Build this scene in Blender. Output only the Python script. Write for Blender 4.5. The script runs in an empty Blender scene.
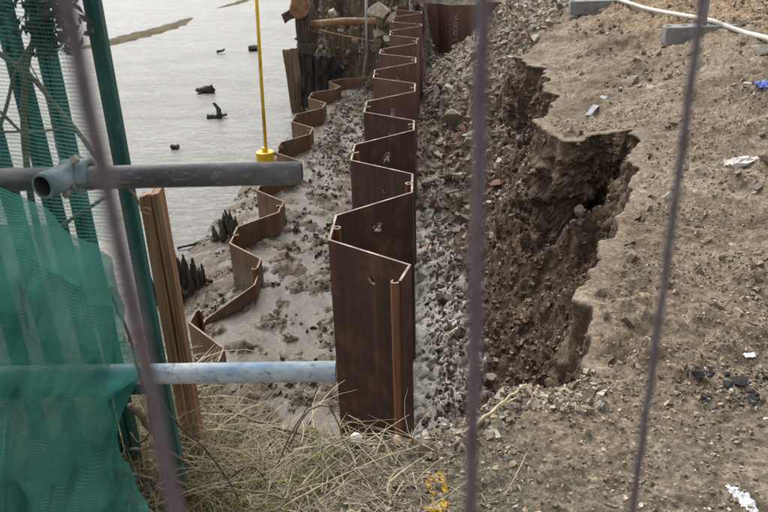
import bpy, bmesh, math, random
import numpy as np
from mathutils import Vector, Matrix, Quaternion

random.seed(7)
rng = np.random.default_rng(11)
S = bpy.context.scene
COL = S.collection
PI = math.pi

# ------------------------------------------------------------------ camera
cam_data = bpy.data.cameras.new('camera')
cam = bpy.data.objects.new('camera', cam_data)
COL.objects.link(cam)
S.camera = cam
cam_data.sensor_width = 36.0
cam_data.lens = 36.0 * 760.0 / 768.0
cam_data.clip_start = 0.02
cam_data.clip_end = 3000.0
_d = Vector((56 / 760, -1644 / 760, -1.0)).normalized()      # gravity in camera axes: 24.8 deg down, 2 deg roll
_up = -_d
_fy = (Vector((0, 0, -1)) - _up * Vector((0, 0, -1)).dot(_up)).normalized()
_rx = _fy.cross(_up)
cam.matrix_world = Matrix.Translation((0, 0, 1.6)) @ Matrix((_rx, _fy, _up)).to_4x4()
cam_data.dof.use_dof = True
cam_data.dof.focus_distance = 3.2
cam_data.dof.aperture_fstop = 7.0

# ------------------------------------------------------------------ sky, sun, exposure
world = bpy.data.worlds.new('World')
S.world = world
world.use_nodes = True
wn, wl = world.node_tree.nodes, world.node_tree.links
wn.clear()
sky = wn.new('ShaderNodeTexSky')
sky.sky_type = 'NISHITA'
sky.sun_disc = False
sky.sun_elevation = math.radians(52)
sky.sun_rotation = math.radians(-20)
sky.air_density = 1.0
sky.dust_density = 6.0
sky.ozone_density = 1.0
hs = wn.new('ShaderNodeHueSaturation')
hs.inputs['Saturation'].default_value = 0.08
bg = wn.new('ShaderNodeBackground')
bg.inputs['Strength'].default_value = 0.15
wo = wn.new('ShaderNodeOutputWorld')
wl.new(sky.outputs[0], hs.inputs['Color'])
wl.new(hs.outputs[0], bg.inputs['Color'])
wl.new(bg.outputs[0], wo.inputs['Surface'])

sun_data = bpy.data.lights.new('sun', 'SUN')
sun_data.energy = 0.7
sun_data.angle = math.radians(55)
sun_data.color = (1.0, 0.965, 0.91)
sun = bpy.data.objects.new('sun', sun_data)
COL.objects.link(sun)
_az, _el = math.radians(-20), math.radians(52)
_tosun = Vector((math.sin(_az) * math.cos(_el), math.cos(_az) * math.cos(_el), math.sin(_el)))
sun.rotation_euler = _tosun.to_track_quat('Z', 'Y').to_euler()
sun.location = (0, 0, 30)

S.view_settings.view_transform = 'Standard'
S.view_settings.look = 'None'
S.view_settings.gamma = 1.0
S.view_settings.use_curve_mapping = False
S.view_settings.exposure = 0.84
S.render.engine = 'CYCLES'

# ------------------------------------------------------------------ numpy noise
_perm = rng.permutation(4096)
_perm = np.concatenate([_perm, _perm])
_ang = rng.random(4096) * 2 * PI
_gx, _gy = np.cos(_ang), np.sin(_ang)


def gnoise(x, y):
    xi = np.floor(x).astype(np.int64); yi = np.floor(y).astype(np.int64)
    xf = x - xi; yf = y - yi
    u = xf * xf * xf * (xf * (xf * 6 - 15) + 10); v = yf * yf * yf * (yf * (yf * 6 - 15) + 10)

    def g(ix, iy, dx, dy):
        h = _perm[(_perm[ix & 4095] + iy) & 4095]
        return _gx[h] * dx + _gy[h] * dy
    a = g(xi, yi, xf, yf); b = g(xi + 1, yi, xf - 1, yf)
    c = g(xi, yi + 1, xf, yf - 1); d = g(xi + 1, yi + 1, xf - 1, yf - 1)
    return (a * (1 - u) + b * u) * (1 - v) + (c * (1 - u) + d * u) * v * 1.0


def fbm(x, y, s, o=4, gain=0.5, off=0.0):
    r = np.zeros_like(x); a = 1.0
    for i in range(o):
        r = r + a * gnoise(x * s + off + 17.3 * i, y * s - off + 9.1 * i)
        s *= 2.03; a *= gain
    return r * 1.4


def sst(a, b, x):
    t = np.clip((x - a) / (b - a), 0, 1)
    return t * t * (3 - 2 * t)


# ------------------------------------------------------------------ the terrain as a function of plan position
def x_main(Y):          # centre line of the tall sheet pile wall
    return -0.09 + 0.0575 * (Y - 3.36) + 0.07 * sst(10.0, 10.5, Y)


_lowY = [2.0, 4.3, 5.2, 6.5, 8.5, 10.0, 11.2, 12.0, 12.6, 13.2, 14]
_lowX = [-1.32, -1.23, -1.18, -1.14, -1.07, -1.02, -0.92, -0.82, -0.58, -0.1, 0.3]


def x_low(Y):           # centre line of the low sheet pile row
    return np.interp(Y, _lowY, _lowX)


def x_zig(Y):           # the folded line of the low sheet piles themselves
    p = (Y - 4.12) / 0.674
    kk = np.floor(p)
    fr = (p - kk) * 0.674
    sg = np.where(kk % 2 == 0, 1.0, -1.0)
    w = np.where(fr < 0.168, sg, np.where(fr < 0.503, sg * (1 - 2 * (fr - 0.168) / 0.335), -sg))
    return x_low(Y) + 0.16 * w * (Y < 11.3) * (Y > 4.12)


PIT = np.array([(-60, 2.45), (-3, 2.35), (-1.5, 2.3), (-0.85, 2.24), (-0.6, 2.20), (-0.2, 2.05), (0.06, 2.01), (0.27, 2.12), (0.42, 2.26),
                (0.6, 2.24), (0.78, 2.34), (0.86, 2.6), (0.86, 2.84), (1.0, 3.02), (1.16, 3.42), (1.22, 3.62), (1.42, 4.0), (1.62, 4.45), (1.74, 4.9),
                (1.60, 5.06), (1.42, 5.02), (1.24, 4.92), (1.17, 5.02), (1.22, 5.45), (1.38, 5.75), (1.50, 6.2), (1.50, 6.6), (1.57, 7.0), (1.50, 7.6), (1.50, 8.0),
                (1.85, 8.6), (2.5, 10.0), (3.6, 12.0), (4.6, 14.0), (4.8, 60), (-60, 60)], float)


def pit_sd(X, Y):
    sh = X.shape
    X = X.ravel(); Y = Y.ravel()
    d2 = np.full(X.shape, 1e9); inside = np.zeros(X.shape, bool)
    n = len(PIT)
    for i in range(n):
        a = PIT[i]; b = PIT[(i + 1) % n]; e = b - a
        t = np.clip(((X - a[0]) * e[0] + (Y - a[1]) * e[1]) / (e @ e), 0, 1)
        d2 = np.minimum(d2, (X - a[0] - t * e[0]) ** 2 + (Y - a[1] - t * e[1]) ** 2)
        c = ((a[1] > Y) != (b[1] > Y))
        if abs(e[1]) > 1e-9:
            inside ^= c & (X < (b[0] - a[0]) * (Y - a[1]) / e[1] + a[0])
    return (np.where(inside, 1, -1) * np.sqrt(d2)).reshape(sh)


def terrain(X, Y, detail=True):
    """height and material weights at plan position (metres)"""
    n1 = fbm(X, Y, 0.9, 4)
    n2 = fbm(X, Y, 4.0, 4, off=31.0)
    n3 = fbm(X, Y, 16.0, 4, off=77.0, gain=0.6)
    n4 = fbm(X, Y, 45.0, 2, off=7.0)
    # natural ground and the sandy mound on the right
    rise = 0.42 * sst(1.0, 3.2, X + 0.15 * n1) * sst(2.05, 4.6, Y + 0.25 * n1) + 0.10 * sst(2.25, 2.9, Y + 0.1 * n2) * sst(0.55, 1.0, X)
    flow = fbm(X * 0.8 + Y * 0.55, (Y * 0.8 - X * 0.55) * 0.28, 5.0, 4, off=3.0)
    flow2 = fbm(X * 0.8 + Y * 0.55, (Y * 0.8 - X * 0.55) * 0.2, 16.0, 3, off=13.0)
    mound = sst(2.15, 2.6, Y + 0.12 * n2) * sst(0.4, 0.8, X)
    flat = sst(5.6, 7.6, Y) * sst(2.0, 3.0, X)
    surf = rise + 0.03 * n1 + mound * (1 - flat) * (0.05 * flow + 0.018 * flow2 + (0.2 + 0.8 * sst(0.0, 0.3, n1 + 0.35 * sst(1.9, 2.9, X) - 0.08)) * (0.024 * n2 + 0.016 * n3)) + flat * (0.03 * n3 + 0.04 * n2) + (0.010 * n3 + 0.004 * n4 + 0.012 * n2) * (1 - 0.65 * mound * (1 - flat))
    near = 1 - mound
    surf = surf + 0.20 * sst(-0.46, -0.66, X + 0.05 * n2) * sst(1.35, 1.6, Y) * near
    # pit floor
    xm = x_main(Y); xl = x_low(Y)
    s = np.clip((X - xm) / 1.35, 0, 1.3)
    trench = -1.24 + 0.60 * s ** 1.5 * sst(3.0, 4.6, Y) + 0.08 * s + 0.05 * n1
    chunk = np.abs(n2)
    rubble = sst(5.5, 8.5, Y)
    calm = 0.35 + 0.65 * sst(0.3, 0.7, X - xm)
    trench = trench + calm * (0.055 * n2 + 0.04 * n3 + 0.010 * n4) + rubble * (0.05 * np.abs(n3) + 0.15 * (1 - s)) + 0.05 * n1
    strip = -1.25 + 0.04 * n1 + 0.055 * np.maximum(n2 - 0.04, 0) + 0.022 * np.maximum(n3 - 0.05, 0) * sst(-0.05, 0.15, n2 + 0.4 * n1) * sst(9.5, 7.0, Y) + 0.0015 * n4 
    # deep water-filled flats just right of the low piles
    strip = strip + 0.06 * sst(0.7, 0.05, X - xl)
    side = X - xm
    fl = np.where(side > 0, trench, strip)
    w = np.interp(Y, [3, 6, 9, 13], [2.2, 1.5, 1.0, 0.6])
    riv = -1.37 - 0.34 * np.clip((xl - X) / w, 0, 1.6) + 0.03 * n1 + 0.03 * n2 * sst(1.4, 0.2, xl - X) + 0.012 * n3 * sst(1.2, 0.0, xl - X)
    fl = np.where(X < x_zig(Y), riv, fl)
    # far left bank
    bank = sst(12.8, 15.2, Y + 0.4 * n1 + 0.5 * n2) * sst(-1.65, -1.25, X + 0.1 * n2) * sst(0.9, 0.4, X - 0.02 * Y)
    fl = fl + bank * (1.7 + 0.25 * n2 + 0.12 * n3 - 1.25 * sst(0.0, 1, 0 * X))
    fl = fl + sst(13.6, 16.5, Y) * sst(-1.7, -1.2, X) * 1.0
    sd = pit_sd(X, Y) + 0.05 * n2 * sst(0.5, 0.8, X) + 0.016 * n3 * sst(0.7, 0.4, X) + 0.02 * n2 + 0.010 * fbm(X, Y, 5.0, 2, off=88.0)
    ww = 0.035 + 2.9 * sst(7.5, 11.0, Y) * sst(0, 1, X)
    ww = np.where(X < 0.55, np.maximum(ww, 0.25), ww)
    t = np.clip(sd / ww, 0, 1)
    g = np.where(ww > 0.5, t * (0.85 + 0.15 * t), 1 - (1 - t) ** 1.6)
    z = surf * (1 - g) + fl * g
    fc = fbm(X, Y, 13.0, 4, off=19.0, gain=0.65)
    cl = sst(0.01, 0.05, sd) * sst(ww * 1.3, ww * 0.8, sd) * (ww < 0.5) * sst(0.5, 0.7, X)
    z = z + cl * 0.03 * fc * (sd > 0.12)
    # talus against the cliff foot
    tal = np.exp(-((sd - 0.28) / 0.22) ** 2) * (sd > 0) * sst(0.5, 0.9, X) * sst(2.6, 3.4, Y) * sst(8.5, 7.0, Y)
    z = z + tal * (0.13 + 0.12 * n2) * (0.35 + 0.65 * sst(3.4, 4.6, Y))
    m = {}
    m['sd'] = sd
    pit_in = sst(0.0, 0.05, sd)
    far_slope = sst(8.0, 10.5, Y + 0.4 * n1)
    m['sand'] = (1 - pit_in) * sst(0.3, 0.7, X + 0.2 * n2) * sst(1.75, 2.35, Y + 0.5 * n1)
    m['fresh'] = pit_in * (side > 0) * sst(0.15, 0.55, side + 0.35 * n2 + 0.15 * n3) * (1 - far_slope)
    m['grey'] = pit_in * (side > 0) * np.maximum(far_slope, sst(0.55, 0.25, side))
    m['lime'] = pit_in * (side > 0) * sst(0.66, 0.42, side + 0.22 * n2) * sst(-0.06, 0.14, n2 * 0.5 + n3 * 0.6 + 0.15 - 0.08 * n1 + 0.10 * sst(5, 3, Y)) * sst(8.2, 6.0, Y)
    m['mud'] = pit_in * (side <= 0) * (1 - sst(12.6, 13.4, Y))
    m['wet'] = m['mud'] * sst(0.06, -0.06, n2 * 0.6 + 0.2 * n3 + 0.3 * n1 + 0.03 - 0.25 * sst(0.6, 0.0, np.abs(X - xl - 0.1)))
    m['humus'] = (1 - pit_in) * sst(0.75, 0.3, X + 0.25 * n1) * sst(1.2, 1.5, Y)
    m['cliff'] = sst(0.0, 0.02, sd) * sst(ww * 1.05, ww * 0.6, sd) * (ww < 0.5) * sst(0.5, 0.7, X)
    m['flat'] = flat * (1 - pit_in)
    return z, m


def zat(x, y):
    z, _ = terrain(np.array([[float(x)]]), np.array([[float(y)]]))
    return float(z[0, 0])


def zarr(x, y):
    z, m = terrain(np.asarray(x, float).reshape(1, -1), np.asarray(y, float).reshape(1, -1))
    return z.ravel(), {k: v.ravel() for k, v in m.items()}


# ------------------------------------------------------------------ material helpers
def new_mat(name):
    m = bpy.data.materials.new(name)
    m.use_nodes = True
    nt = m.node_tree
    nt.nodes.clear()
    out = nt.nodes.new('ShaderNodeOutputMaterial')
    b = nt.nodes.new('ShaderNodeBsdfPrincipled')
    nt.links.new(b.outputs[0], out.inputs['Surface'])
    return m, nt, b, out


class NT:
    def __init__(s, nt):
        s.nt = nt

    def node(s, t, **kw):
        n = s.nt.nodes.new(t)
        for k, v in kw.items():
            setattr(n, k, v)
        return n

    def put(s, sock, v):
        if isinstance(v, bpy.types.NodeSocket):
            s.nt.links.new(v, sock)
        elif v is not None:
            if hasattr(sock.default_value, '__len__') and not hasattr(v, '__len__'):
                v = (v,) * len(sock.default_value)
            if hasattr(sock.default_value, '__len__') and len(sock.default_value) == 4 and len(v) == 3:
                v = (*v, 1.0)
            sock.default_value = v

    def coord(s, kind='Object', scale=(1, 1, 1)):
        tc = s.node('ShaderNodeTexCoord')
        mp = s.node('ShaderNodeMapping')
        mp.inputs['Scale'].default_value = scale
        s.nt.links.new(tc.outputs[kind], mp.inputs['Vector'])
        return mp.outputs[0]

    def world_pos(s, scale=(1, 1, 1)):
        g = s.node('ShaderNodeNewGeometry')
        mp = s.node('ShaderNodeMapping')
        mp.inputs['Scale'].default_value = scale
        s.nt.links.new(g.outputs['Position'], mp.inputs['Vector'])
        return mp.outputs[0]

    def noise(s, vec, scale, detail=6, rough=0.6, dist=0.0):
        n = s.node('ShaderNodeTexNoise')
        s.put(n.inputs['Vector'], vec)
        n.inputs['Scale'].default_value = scale
        n.inputs['Detail'].default_value = detail
        n.inputs['Roughness'].default_value = rough
        n.inputs['Distortion'].default_value = dist
        return n.outputs['Fac']

    def ramp(s, fac, stops):
        r = s.node('ShaderNodeValToRGB')
        e = r.color_ramp.elements
        while len(e) < len(stops):
            e.new(0.5)
        for el, (p, c) in zip(e, stops):
            el.position = p
            el.color = (*c, 1) if len(c) == 3 else c
        s.put(r.inputs['Fac'], fac)
        return r.outputs['Color']

    def mr(s, v, a, b, c=0.0, d=1.0):
        n = s.node('ShaderNodeMapRange')
        s.put(n.inputs['Value'], v)
        n.inputs['From Min'].default_value = a
        n.inputs['From Max'].default_value = b
        n.inputs['To Min'].default_value = c
        n.inputs['To Max'].default_value = d
        return n.outputs[0]

    def mix(s, f, a, b, blend='MIX'):
        n = s.node('ShaderNodeMix', data_type='RGBA', blend_type=blend)
        s.put(n.inputs[0], f)
        s.put(n.inputs[6], a)
        s.put(n.inputs[7], b)
        return n.outputs[2]

    def math(s, op, a, b=0.0):
        n = s.node('ShaderNodeMath', operation=op)
        s.put(n.inputs[0], a)
        s.put(n.inputs[1], b)
        return n.outputs[0]

    def attr(s, name, out='Fac'):
        n = s.node('ShaderNodeAttribute')
        n.attribute_name = name
        return n.outputs[out]

    def bump(s, h, strength=0.5, dist=0.01, normal=None):
        n = s.node('ShaderNodeBump')
        n.inputs['Strength'].default_value = strength
        n.inputs['Distance'].default_value = dist
        s.put(n.inputs['Height'], h)
        if normal is not None:
            s.put(n.inputs['Normal'], normal)
        return n.outputs[0]


MAT = {}


def simple(name, stops, scale=8, rough=0.8, bump=0.3, bd=0.003, stretch=(1, 1, 1), spec=0.4, metal=0.0, detail=7, coord='Object', fine=None):
    m, nt, b, out = new_mat(name)
    k = NT(nt)
    v = k.coord(coord, stretch)
    f = k.noise(v, scale, detail, 0.62)
    c = k.ramp(k.mr(f, 0.28, 0.72), stops)
    if fine:
        f2 = k.noise(v, scale * 9, 4, 0.6)
        c = k.mix(k.mr(f2, 0.55, 0.7), c, fine)
    k.put(b.inputs['Base Color'], c)
    b.inputs['Roughness'].default_value = rough
    b.inputs['Specular IOR Level'].default_value = spec
    b.inputs['Metallic'].default_value = metal
    if bump:
        k.put(b.inputs['Normal'], k.bump(k.noise(v, scale * 5, 6, 0.65), bump, bd))
    MAT[name] = m
    return m


# ---- ground
def ground_material():
    m, nt, b, out = new_mat('ground_soil')
    k = NT(nt)
    p = k.world_pos()
    nA = k.noise(p, 2.2, 6, 0.6)
    nB = k.noise(p, 14, 7, 0.65)
    nC = k.noise(p, 70, 6, 0.7)
    vor = k.node('ShaderNodeTexVoronoi')
    k.put(vor.inputs['Vector'], p)
    vor.inputs['Scale'].default_value = 55
    peb = vor.outputs['Color']
    pebv = k.node('ShaderNodeSeparateColor')
    k.put(pebv.inputs[0], peb)
    base = k.ramp(k.mr(nB, 0.3, 0.7), [(0, (0.095, 0.075, 0.055)), (0.55, (0.17, 0.14, 0.105)), (1, (0.26, 0.22, 0.17))])
    sand = k.ramp(k.mr(nB, 0.25, 0.75), [(0, (0.105, 0.082, 0.058)), (0.5, (0.185, 0.150, 0.112)), (1, (0.275, 0.23, 0.178))])
    sand = k.mix(k.mr(nA, 0.40, 0.62, 0, 0.75), sand, (0.135, 0.100, 0.068))
    nF = k.noise(k.world_pos((1.0, 1.0, 1.0)), 0.8, 4, 0.5)
    sand = k.mix(k.mr(nF, 0.5, 0.68, 0, 0.6), sand, (0.225, 0.185, 0.14))
    stk = k.noise(k.world_pos((1.0, 1.0, 0.5)), 5.0, 7, 0.72, 1.2)
    sand = k.mix(k.mr(stk, 0.50, 0.66, 0, 0.65), sand, (0.12, 0.092, 0.066))
    fresh = k.ramp(k.mr(nB, 0.25, 0.75), [(0, (0.045, 0.031, 0.021)), (0.5, (0.098, 0.068, 0.046)), (1, (0.17, 0.122, 0.086))])
    grey = k.ramp(k.mr(nB, 0.3, 0.7), [(0, (0.10, 0.085, 0.068)), (0.5, (0.20, 0.172, 0.138)), (1, (0.31, 0.272, 0.225))])
    lime = k.ramp(k.mr(nB, 0.3, 0.7), [(0, (0.46, 0.44, 0.405)), (1, (0.76, 0.74, 0.70))])
    mud = k.ramp(k.mr(nB, 0.25, 0.75), [(0, (0.060, 0.046, 0.032)), (0.5, (0.102, 0.081, 0.059)), (1, (0.145, 0.118, 0.09))])
    wet = k.ramp(k.mr(nB, 0.3, 0.7), [(0, (0.056, 0.043, 0.028)), (1, (0.092, 0.073, 0.051))])
    hum = k.ramp(k.mr(nC, 0.3, 0.7), [(0, (0.035, 0.030, 0.022)), (0.5, (0.10, 0.088, 0.062)), (1, (0.22, 0.20, 0.16))])
    flat = k.ramp(k.mr(nB, 0.3, 0.7), [(0, (0.14, 0.095, 0.058)), (0.5, (0.23, 0.165, 0.105)), (1, (0.33, 0.26, 0.18))])
    c = base
    for nm, col in (('sand', sand), ('flat', flat), ('fresh', fresh), ('grey', grey), ('lime', lime), ('mud', mud), ('wet', wet), ('humus', hum)):
        c = k.mix(k.attr(nm), c, col)
    c = k.mix(k.math('MULTIPLY', k.attr('cliff'), 0.85), c, fresh)
    # pebbles and grit speckle
    vor2 = k.node('ShaderNodeTexVoronoi')
    k.put(vor2.inputs['Vector'], p)
    vor2.inputs['Scale'].default_value = 130
    pv2 = k.node('ShaderNodeSeparateColor')
    k.put(pv2.inputs[0], vor2.outputs['Color'])
    sp2 = k.ramp(pv2.outputs[0], [(0, (0.5, 0.48, 0.46)), (0.4, (0.95, 0.94, 0.92)), (0.85, (1.1, 1.08, 1.05)), (1, (1.9, 1.85, 1.75))])
    c = k.mix(0.6, c, sp2, 'MULTIPLY')
    sp = k.ramp(pebv.outputs[0], [(0, (0.55, 0.53, 0.5)), (0.45, (0.95, 0.93, 0.9)), (0.8, (1.1, 1.08, 1.04)), (1, (1.75, 1.68, 1.58))])
    c = k.mix(0.62, c, sp, 'MULTIPLY')
    gr = k.mr(nC, 0.3, 0.75, 0.72, 1.3)
    cc = k.node('ShaderNodeCombineColor')
    for i in range(3):
        k.put(cc.inputs[i], gr)
    c = k.mix(0.8, c, cc.outputs[0], 'MULTIPLY')
    c = k.mix(k.math('MULTIPLY', k.attr('lime'), 0.55), c, lime)
    k.put(b.inputs['Base Color'], c)
    wetf = k.math('MULTIPLY', k.attr('wet'), 1.0)
    r = k.math('SUBTRACT', 0.88, k.math('MULTIPLY', k.attr('mud'), 0.10))
    r = k.math('SUBTRACT', r, k.math('MULTIPLY', wetf, 0.33))
    k.put(b.inputs['Roughness'], r)
    b.inputs['Specular IOR Level'].default_value = 0.3
    h = k.math('ADD', k.math('MULTIPLY', nC, 0.6), k.math('MULTIPLY', pebv.outputs[1], 0.25))
    h = k.math('ADD', h, k.math('MULTIPLY', nB, 1.0))
    h = k.math('MULTIPLY', h, k.math('SUBTRACT', 1.0, k.math('MULTIPLY', k.math('MAXIMUM', wetf, k.math('MULTIPLY', k.attr('mud'), 0.55)), 0.85)))
    k.put(b.inputs['Normal'], k.bump(k.math('MULTIPLY', h, k.math('SUBTRACT', 1.0, k.math('MULTIPLY', k.attr('sand'), k.mr(nA, 0.4, 0.62, 0.82, 0.2)))), 0.75, 0.022))
    MAT['ground'] = m


ground_material()


def river_material():
    m, nt, b, out = new_mat('river_water')
    k = NT(nt)
    p = k.world_pos()
    n = k.noise(k.world_pos((0.5, 1.6, 1)), 0.7, 5, 0.6, 0.6)
    n2 = k.noise(k.world_pos((1.0, 3.5, 1)), 2.2, 5, 0.6, 0.8)
    c = k.ramp(k.mr(n, 0.3, 0.7), [(0, (0.05, 0.046, 0.036)), (0.5, (0.095, 0.09, 0.077)), (1, (0.13, 0.126, 0.112))])
    c = k.mix(k.mr(n2, 0.50, 0.68, 0, 0.8), c, (0.055, 0.05, 0.038))
    k.put(b.inputs['Base Color'], c)
    k.put(b.inputs['Roughness'], k.mr(n2, 0.3, 0.7, 0.22, 0.42))
    b.inputs['IOR'].default_value = 1.33
    b.inputs['Specular IOR Level'].default_value = 0.5
    w = k.noise(k.world_pos((3.5, 11, 1)), 1.0, 4, 0.55, 0.5)
    w2 = k.noise(k.world_pos((9, 24, 1)), 1.0, 3, 0.55, 0.4)
    k.put(b.inputs['Normal'], k.bump(k.math('ADD', w, k.math('MULTIPLY', w2, 0.35)), 0.85, 0.06))
    MAT['river'] = m


river_material()


def rust_material(name, dark, mid, light, streak=(22, 22, 0.9), rough=0.55, blotch=0.5, muddy=None):
    m, nt, b, out = new_mat(name)
    k = NT(nt)
    v = k.coord('Object', streak)
    vw = k.coord('Object')
    oi = k.node('ShaderNodeObjectInfo')
    off = k.node('ShaderNodeVectorMath', operation='ADD')
    k.put(off.inputs[0], v)
    sc = k.math('MULTIPLY', oi.outputs['Random'], 37.0)
    k.put(off.inputs[1], sc)
    f = k.noise(off.outputs[0], 1.0, 6, 0.6)
    g = k.noise(vw, 6.0, 7, 0.65)
    c = k.ramp(k.mr(f, 0.22, 0.86), [(0, dark), (0.6, mid), (1, light)])
    c = k.mix(k.mr(g, 0.5, 0.75, 0, blotch), c, light)
    c = k.mix(k.mr(k.noise(vw, 40, 5, 0.7), 0.62, 0.75, 0, 0.5), c, mid)
    if muddy:
        sx = k.node('ShaderNodeSeparateXYZ')
        k.put(sx.inputs[0], k.world_pos())
        hz = k.math('ADD', sx.outputs[2], k.math('MULTIPLY', g, 0.14))
        c = k.mix(k.mr(hz, muddy[0], muddy[1], 0.8, 0.0), c, (0.20, 0.17, 0.135))
    k.put(b.inputs['Base Color'], c)
    k.put(b.inputs['Roughness'], k.mr(g, 0.3, 0.7, rough - 0.1, rough + 0.2))
    b.inputs['Specular IOR Level'].default_value = 0.4
    k.put(b.inputs['Normal'], k.bump(k.noise(vw, 90, 5, 0.7), 0.25, 0.002))
    MAT[name] = m


rust_material('pile_steel', (0.032, 0.018, 0.014), (0.070, 0.037, 0.026), (0.17, 0.082, 0.046), rough=0.52, blotch=0.85)
rust_material('pile_rust', (0.10, 0.045, 0.022), (0.19, 0.085, 0.040), (0.30, 0.15, 0.075), rough=0.75)
rust_material('far_pile_sky_sheen', (0.07, 0.036, 0.028), (0.135, 0.070, 0.053), (0.23, 0.118, 0.082), rough=0.5, blotch=0.6)  # rust colour lightened so the far piles seem to reflect the sky
rust_material('low_pile', (0.09, 0.053, 0.034), (0.175, 0.104, 0.066), (0.28, 0.172, 0.108), rough=0.62, blotch=0.7, muddy=(-1.22, -1.05))
simple('cut_edge', [(0, (0.07, 0.04, 0.027)), (0.5, (0.16, 0.11, 0.083)), (1, (0.42, 0.37, 0.33))], scale=9, rough=0.6, bump=0.2)
simple('low_edge', [(0, (0.10, 0.065, 0.045)), (0.5, (0.20, 0.14, 0.10)), (1, (0.34, 0.26, 0.19))], scale=10, rough=0.8, bump=0.2)
simple('bright_steel', [(0, (0.28, 0.24, 0.21)), (1, (0.7, 0.67, 0.62))], scale=30, rough=0.5, bump=0.3)
simple('chalk', [(0, (0.12, 0.08, 0.07)), (0.5, (0.3, 0.26, 0.24)), (1, (0.5, 0.46, 0.43))], scale=50, rough=0.95, bump=0)
simple('tube_dark', [(0, (0.025, 0.028, 0.033)), (0.5, (0.062, 0.068, 0.078)), (1, (0.17, 0.17, 0.165))], scale=13, rough=0.5, bump=0.25, stretch=(0.35, 1, 1), spec=0.5, fine=(0.2, 0.18, 0.15))
simple('tube_rim', [(0, (0.16, 0.14, 0.12)), (1, (0.4, 0.37, 0.33))], scale=20, rough=0.6)
simple('tube_blue', [(0, (0.12, 0.15, 0.16)), (0.32, (0.20, 0.31, 0.42)), (0.62, (0.42, 0.49, 0.53)), (1, (0.56, 0.57, 0.56))], scale=9, rough=0.5, bump=0.3, stretch=(0.6, 1.0, 1.0), fine=(0.17, 0.165, 0.15))
simple('tube_inside', [(0, (0.02, 0.018, 0.016)), (1, (0.05, 0.045, 0.04))], scale=20, rough=0.9)
simple('coupler_grey', [(0, (0.06, 0.10, 0.11)), (0.5, (0.17, 0.24, 0.26)), (1, (0.36, 0.43, 0.45))], scale=18, rough=0.55, bump=0.4)
simple('green_paint', [(0, (0.008, 0.045, 0.040)), (0.5, (0.014, 0.080, 0.070)), (1, (0.04, 0.14, 0.125))], scale=9, rough=0.45, bump=0.15, stretch=(1, 1, 0.3), fine=(0.07, 0.12, 0.11))
simple('timber', [(0, (0.10, 0.052, 0.028)), (0.5, (0.24, 0.135, 0.075)), (1, (0.40, 0.27, 0.165))], scale=10, rough=0.8, bump=0.6, bd=0.004, stretch=(4, 4, 0.25))
simple('old_timber', [(0, (0.028, 0.022, 0.018)), (0.5, (0.075, 0.058, 0.045)), (1, (0.17, 0.135, 0.10))], scale=10, rough=0.85, bump=0.8, bd=0.01, stretch=(4, 4, 0.3))
simple('rot_timber', [(0, (0.016, 0.015, 0.011)), (0.5, (0.05, 0.047, 0.034)), (1, (0.13, 0.125, 0.085))], scale=12, rough=0.8, bump=0.8, bd=0.008, stretch=(3, 3, 0.4))
simple('plank_brown', [(0, (0.10, 0.07, 0.045)), (0.5, (0.19, 0.135, 0.09)), (1, (0.30, 0.23, 0.16))], scale=9, rough=0.85, bump=0.7, bd=0.008, stretch=(4, 4, 0.25))
simple('black_fabric', [(0, (0.012, 0.011, 0.010)), (0.6, (0.04, 0.037, 0.034)), (1, (0.10, 0.09, 0.08))], scale=6, rough=0.75, bump=0.6, bd=0.02)
simple('wire_grey', [(0, (0.09, 0.072, 0.085)), (0.5, (0.135, 0.112, 0.128)), (1, (0.19, 0.165, 0.18))], scale=160, rough=0.65, bump=0.5, bd=0.001)
simple('yellow_paint', [(0, (0.42, 0.24, 0.012)), (0.4, (0.66, 0.42, 0.02)), (1, (0.78, 0.56, 0.06))], scale=9, rough=0.6, bump=0.2)
simple('yellow_lichen', [(0, (0.45, 0.25, 0.01)), (0.4, (0.72, 0.46, 0.02)), (1, (0.85, 0.63, 0.10))], scale=60, rough=0.9, bump=0.6)
simple('white_paint', [(0, (0.42, 0.42, 0.44)), (1, (0.62, 0.63, 0.66))], scale=50, rough=0.9, bump=0.5)
simple('concrete', [(0, (0.14, 0.14, 0.142)), (0.5, (0.20, 0.20, 0.202)), (1, (0.28, 0.28, 0.275))], scale=9, rough=0.9, bump=0.3, fine=(0.12, 0.115, 0.11))
simple('galvanised', [(0, (0.30, 0.30, 0.295)), (1, (0.50, 0.49, 0.47))], scale=14, rough=0.5, bump=0.2)
simple('hose', [(0, (0.42, 0.40, 0.35)), (1, (0.60, 0.585, 0.53))], scale=12, rough=0.6, bump=0.1)
simple('rust_pipe', [(0, (0.13, 0.065, 0.03)), (0.5, (0.26, 0.145, 0.075)), (1, (0.40, 0.27, 0.17))], scale=9, rough=0.8, bump=0.4)
simple('twig', [(0, (0.07, 0.05, 0.034)), (0.5, (0.15, 0.112, 0.078)), (1, (0.28, 0.22, 0.16))], scale=25, rough=0.9, bump=0.6)
simple('twig_dark', [(0, (0.045, 0.028, 0.022)), (0.5, (0.085, 0.058, 0.045)), (1, (0.16, 0.12, 0.09))], scale=25, rough=0.85, bump=0.6)
simple('straw', [(0, (0.26, 0.20, 0.115)), (0.5, (0.40, 0.325, 0.20)), (1, (0.54, 0.46, 0.32))], scale=25, rough=0.8, bump=0.3)
simple('dead_leaf', [(0, (0.016, 0.022, 0.021)), (0.5, (0.045, 0.055, 0.052)), (1, (0.12, 0.125, 0.12))], scale=30, rough=0.9, bump=0.5)
simple('tar', [(0, (0.010, 0.010, 0.011)), (0.6, (0.03, 0.03, 0.032)), (1, (0.09, 0.09, 0.09))], scale=30, rough=0.6, bump=0.9, bd=0.008)
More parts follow.
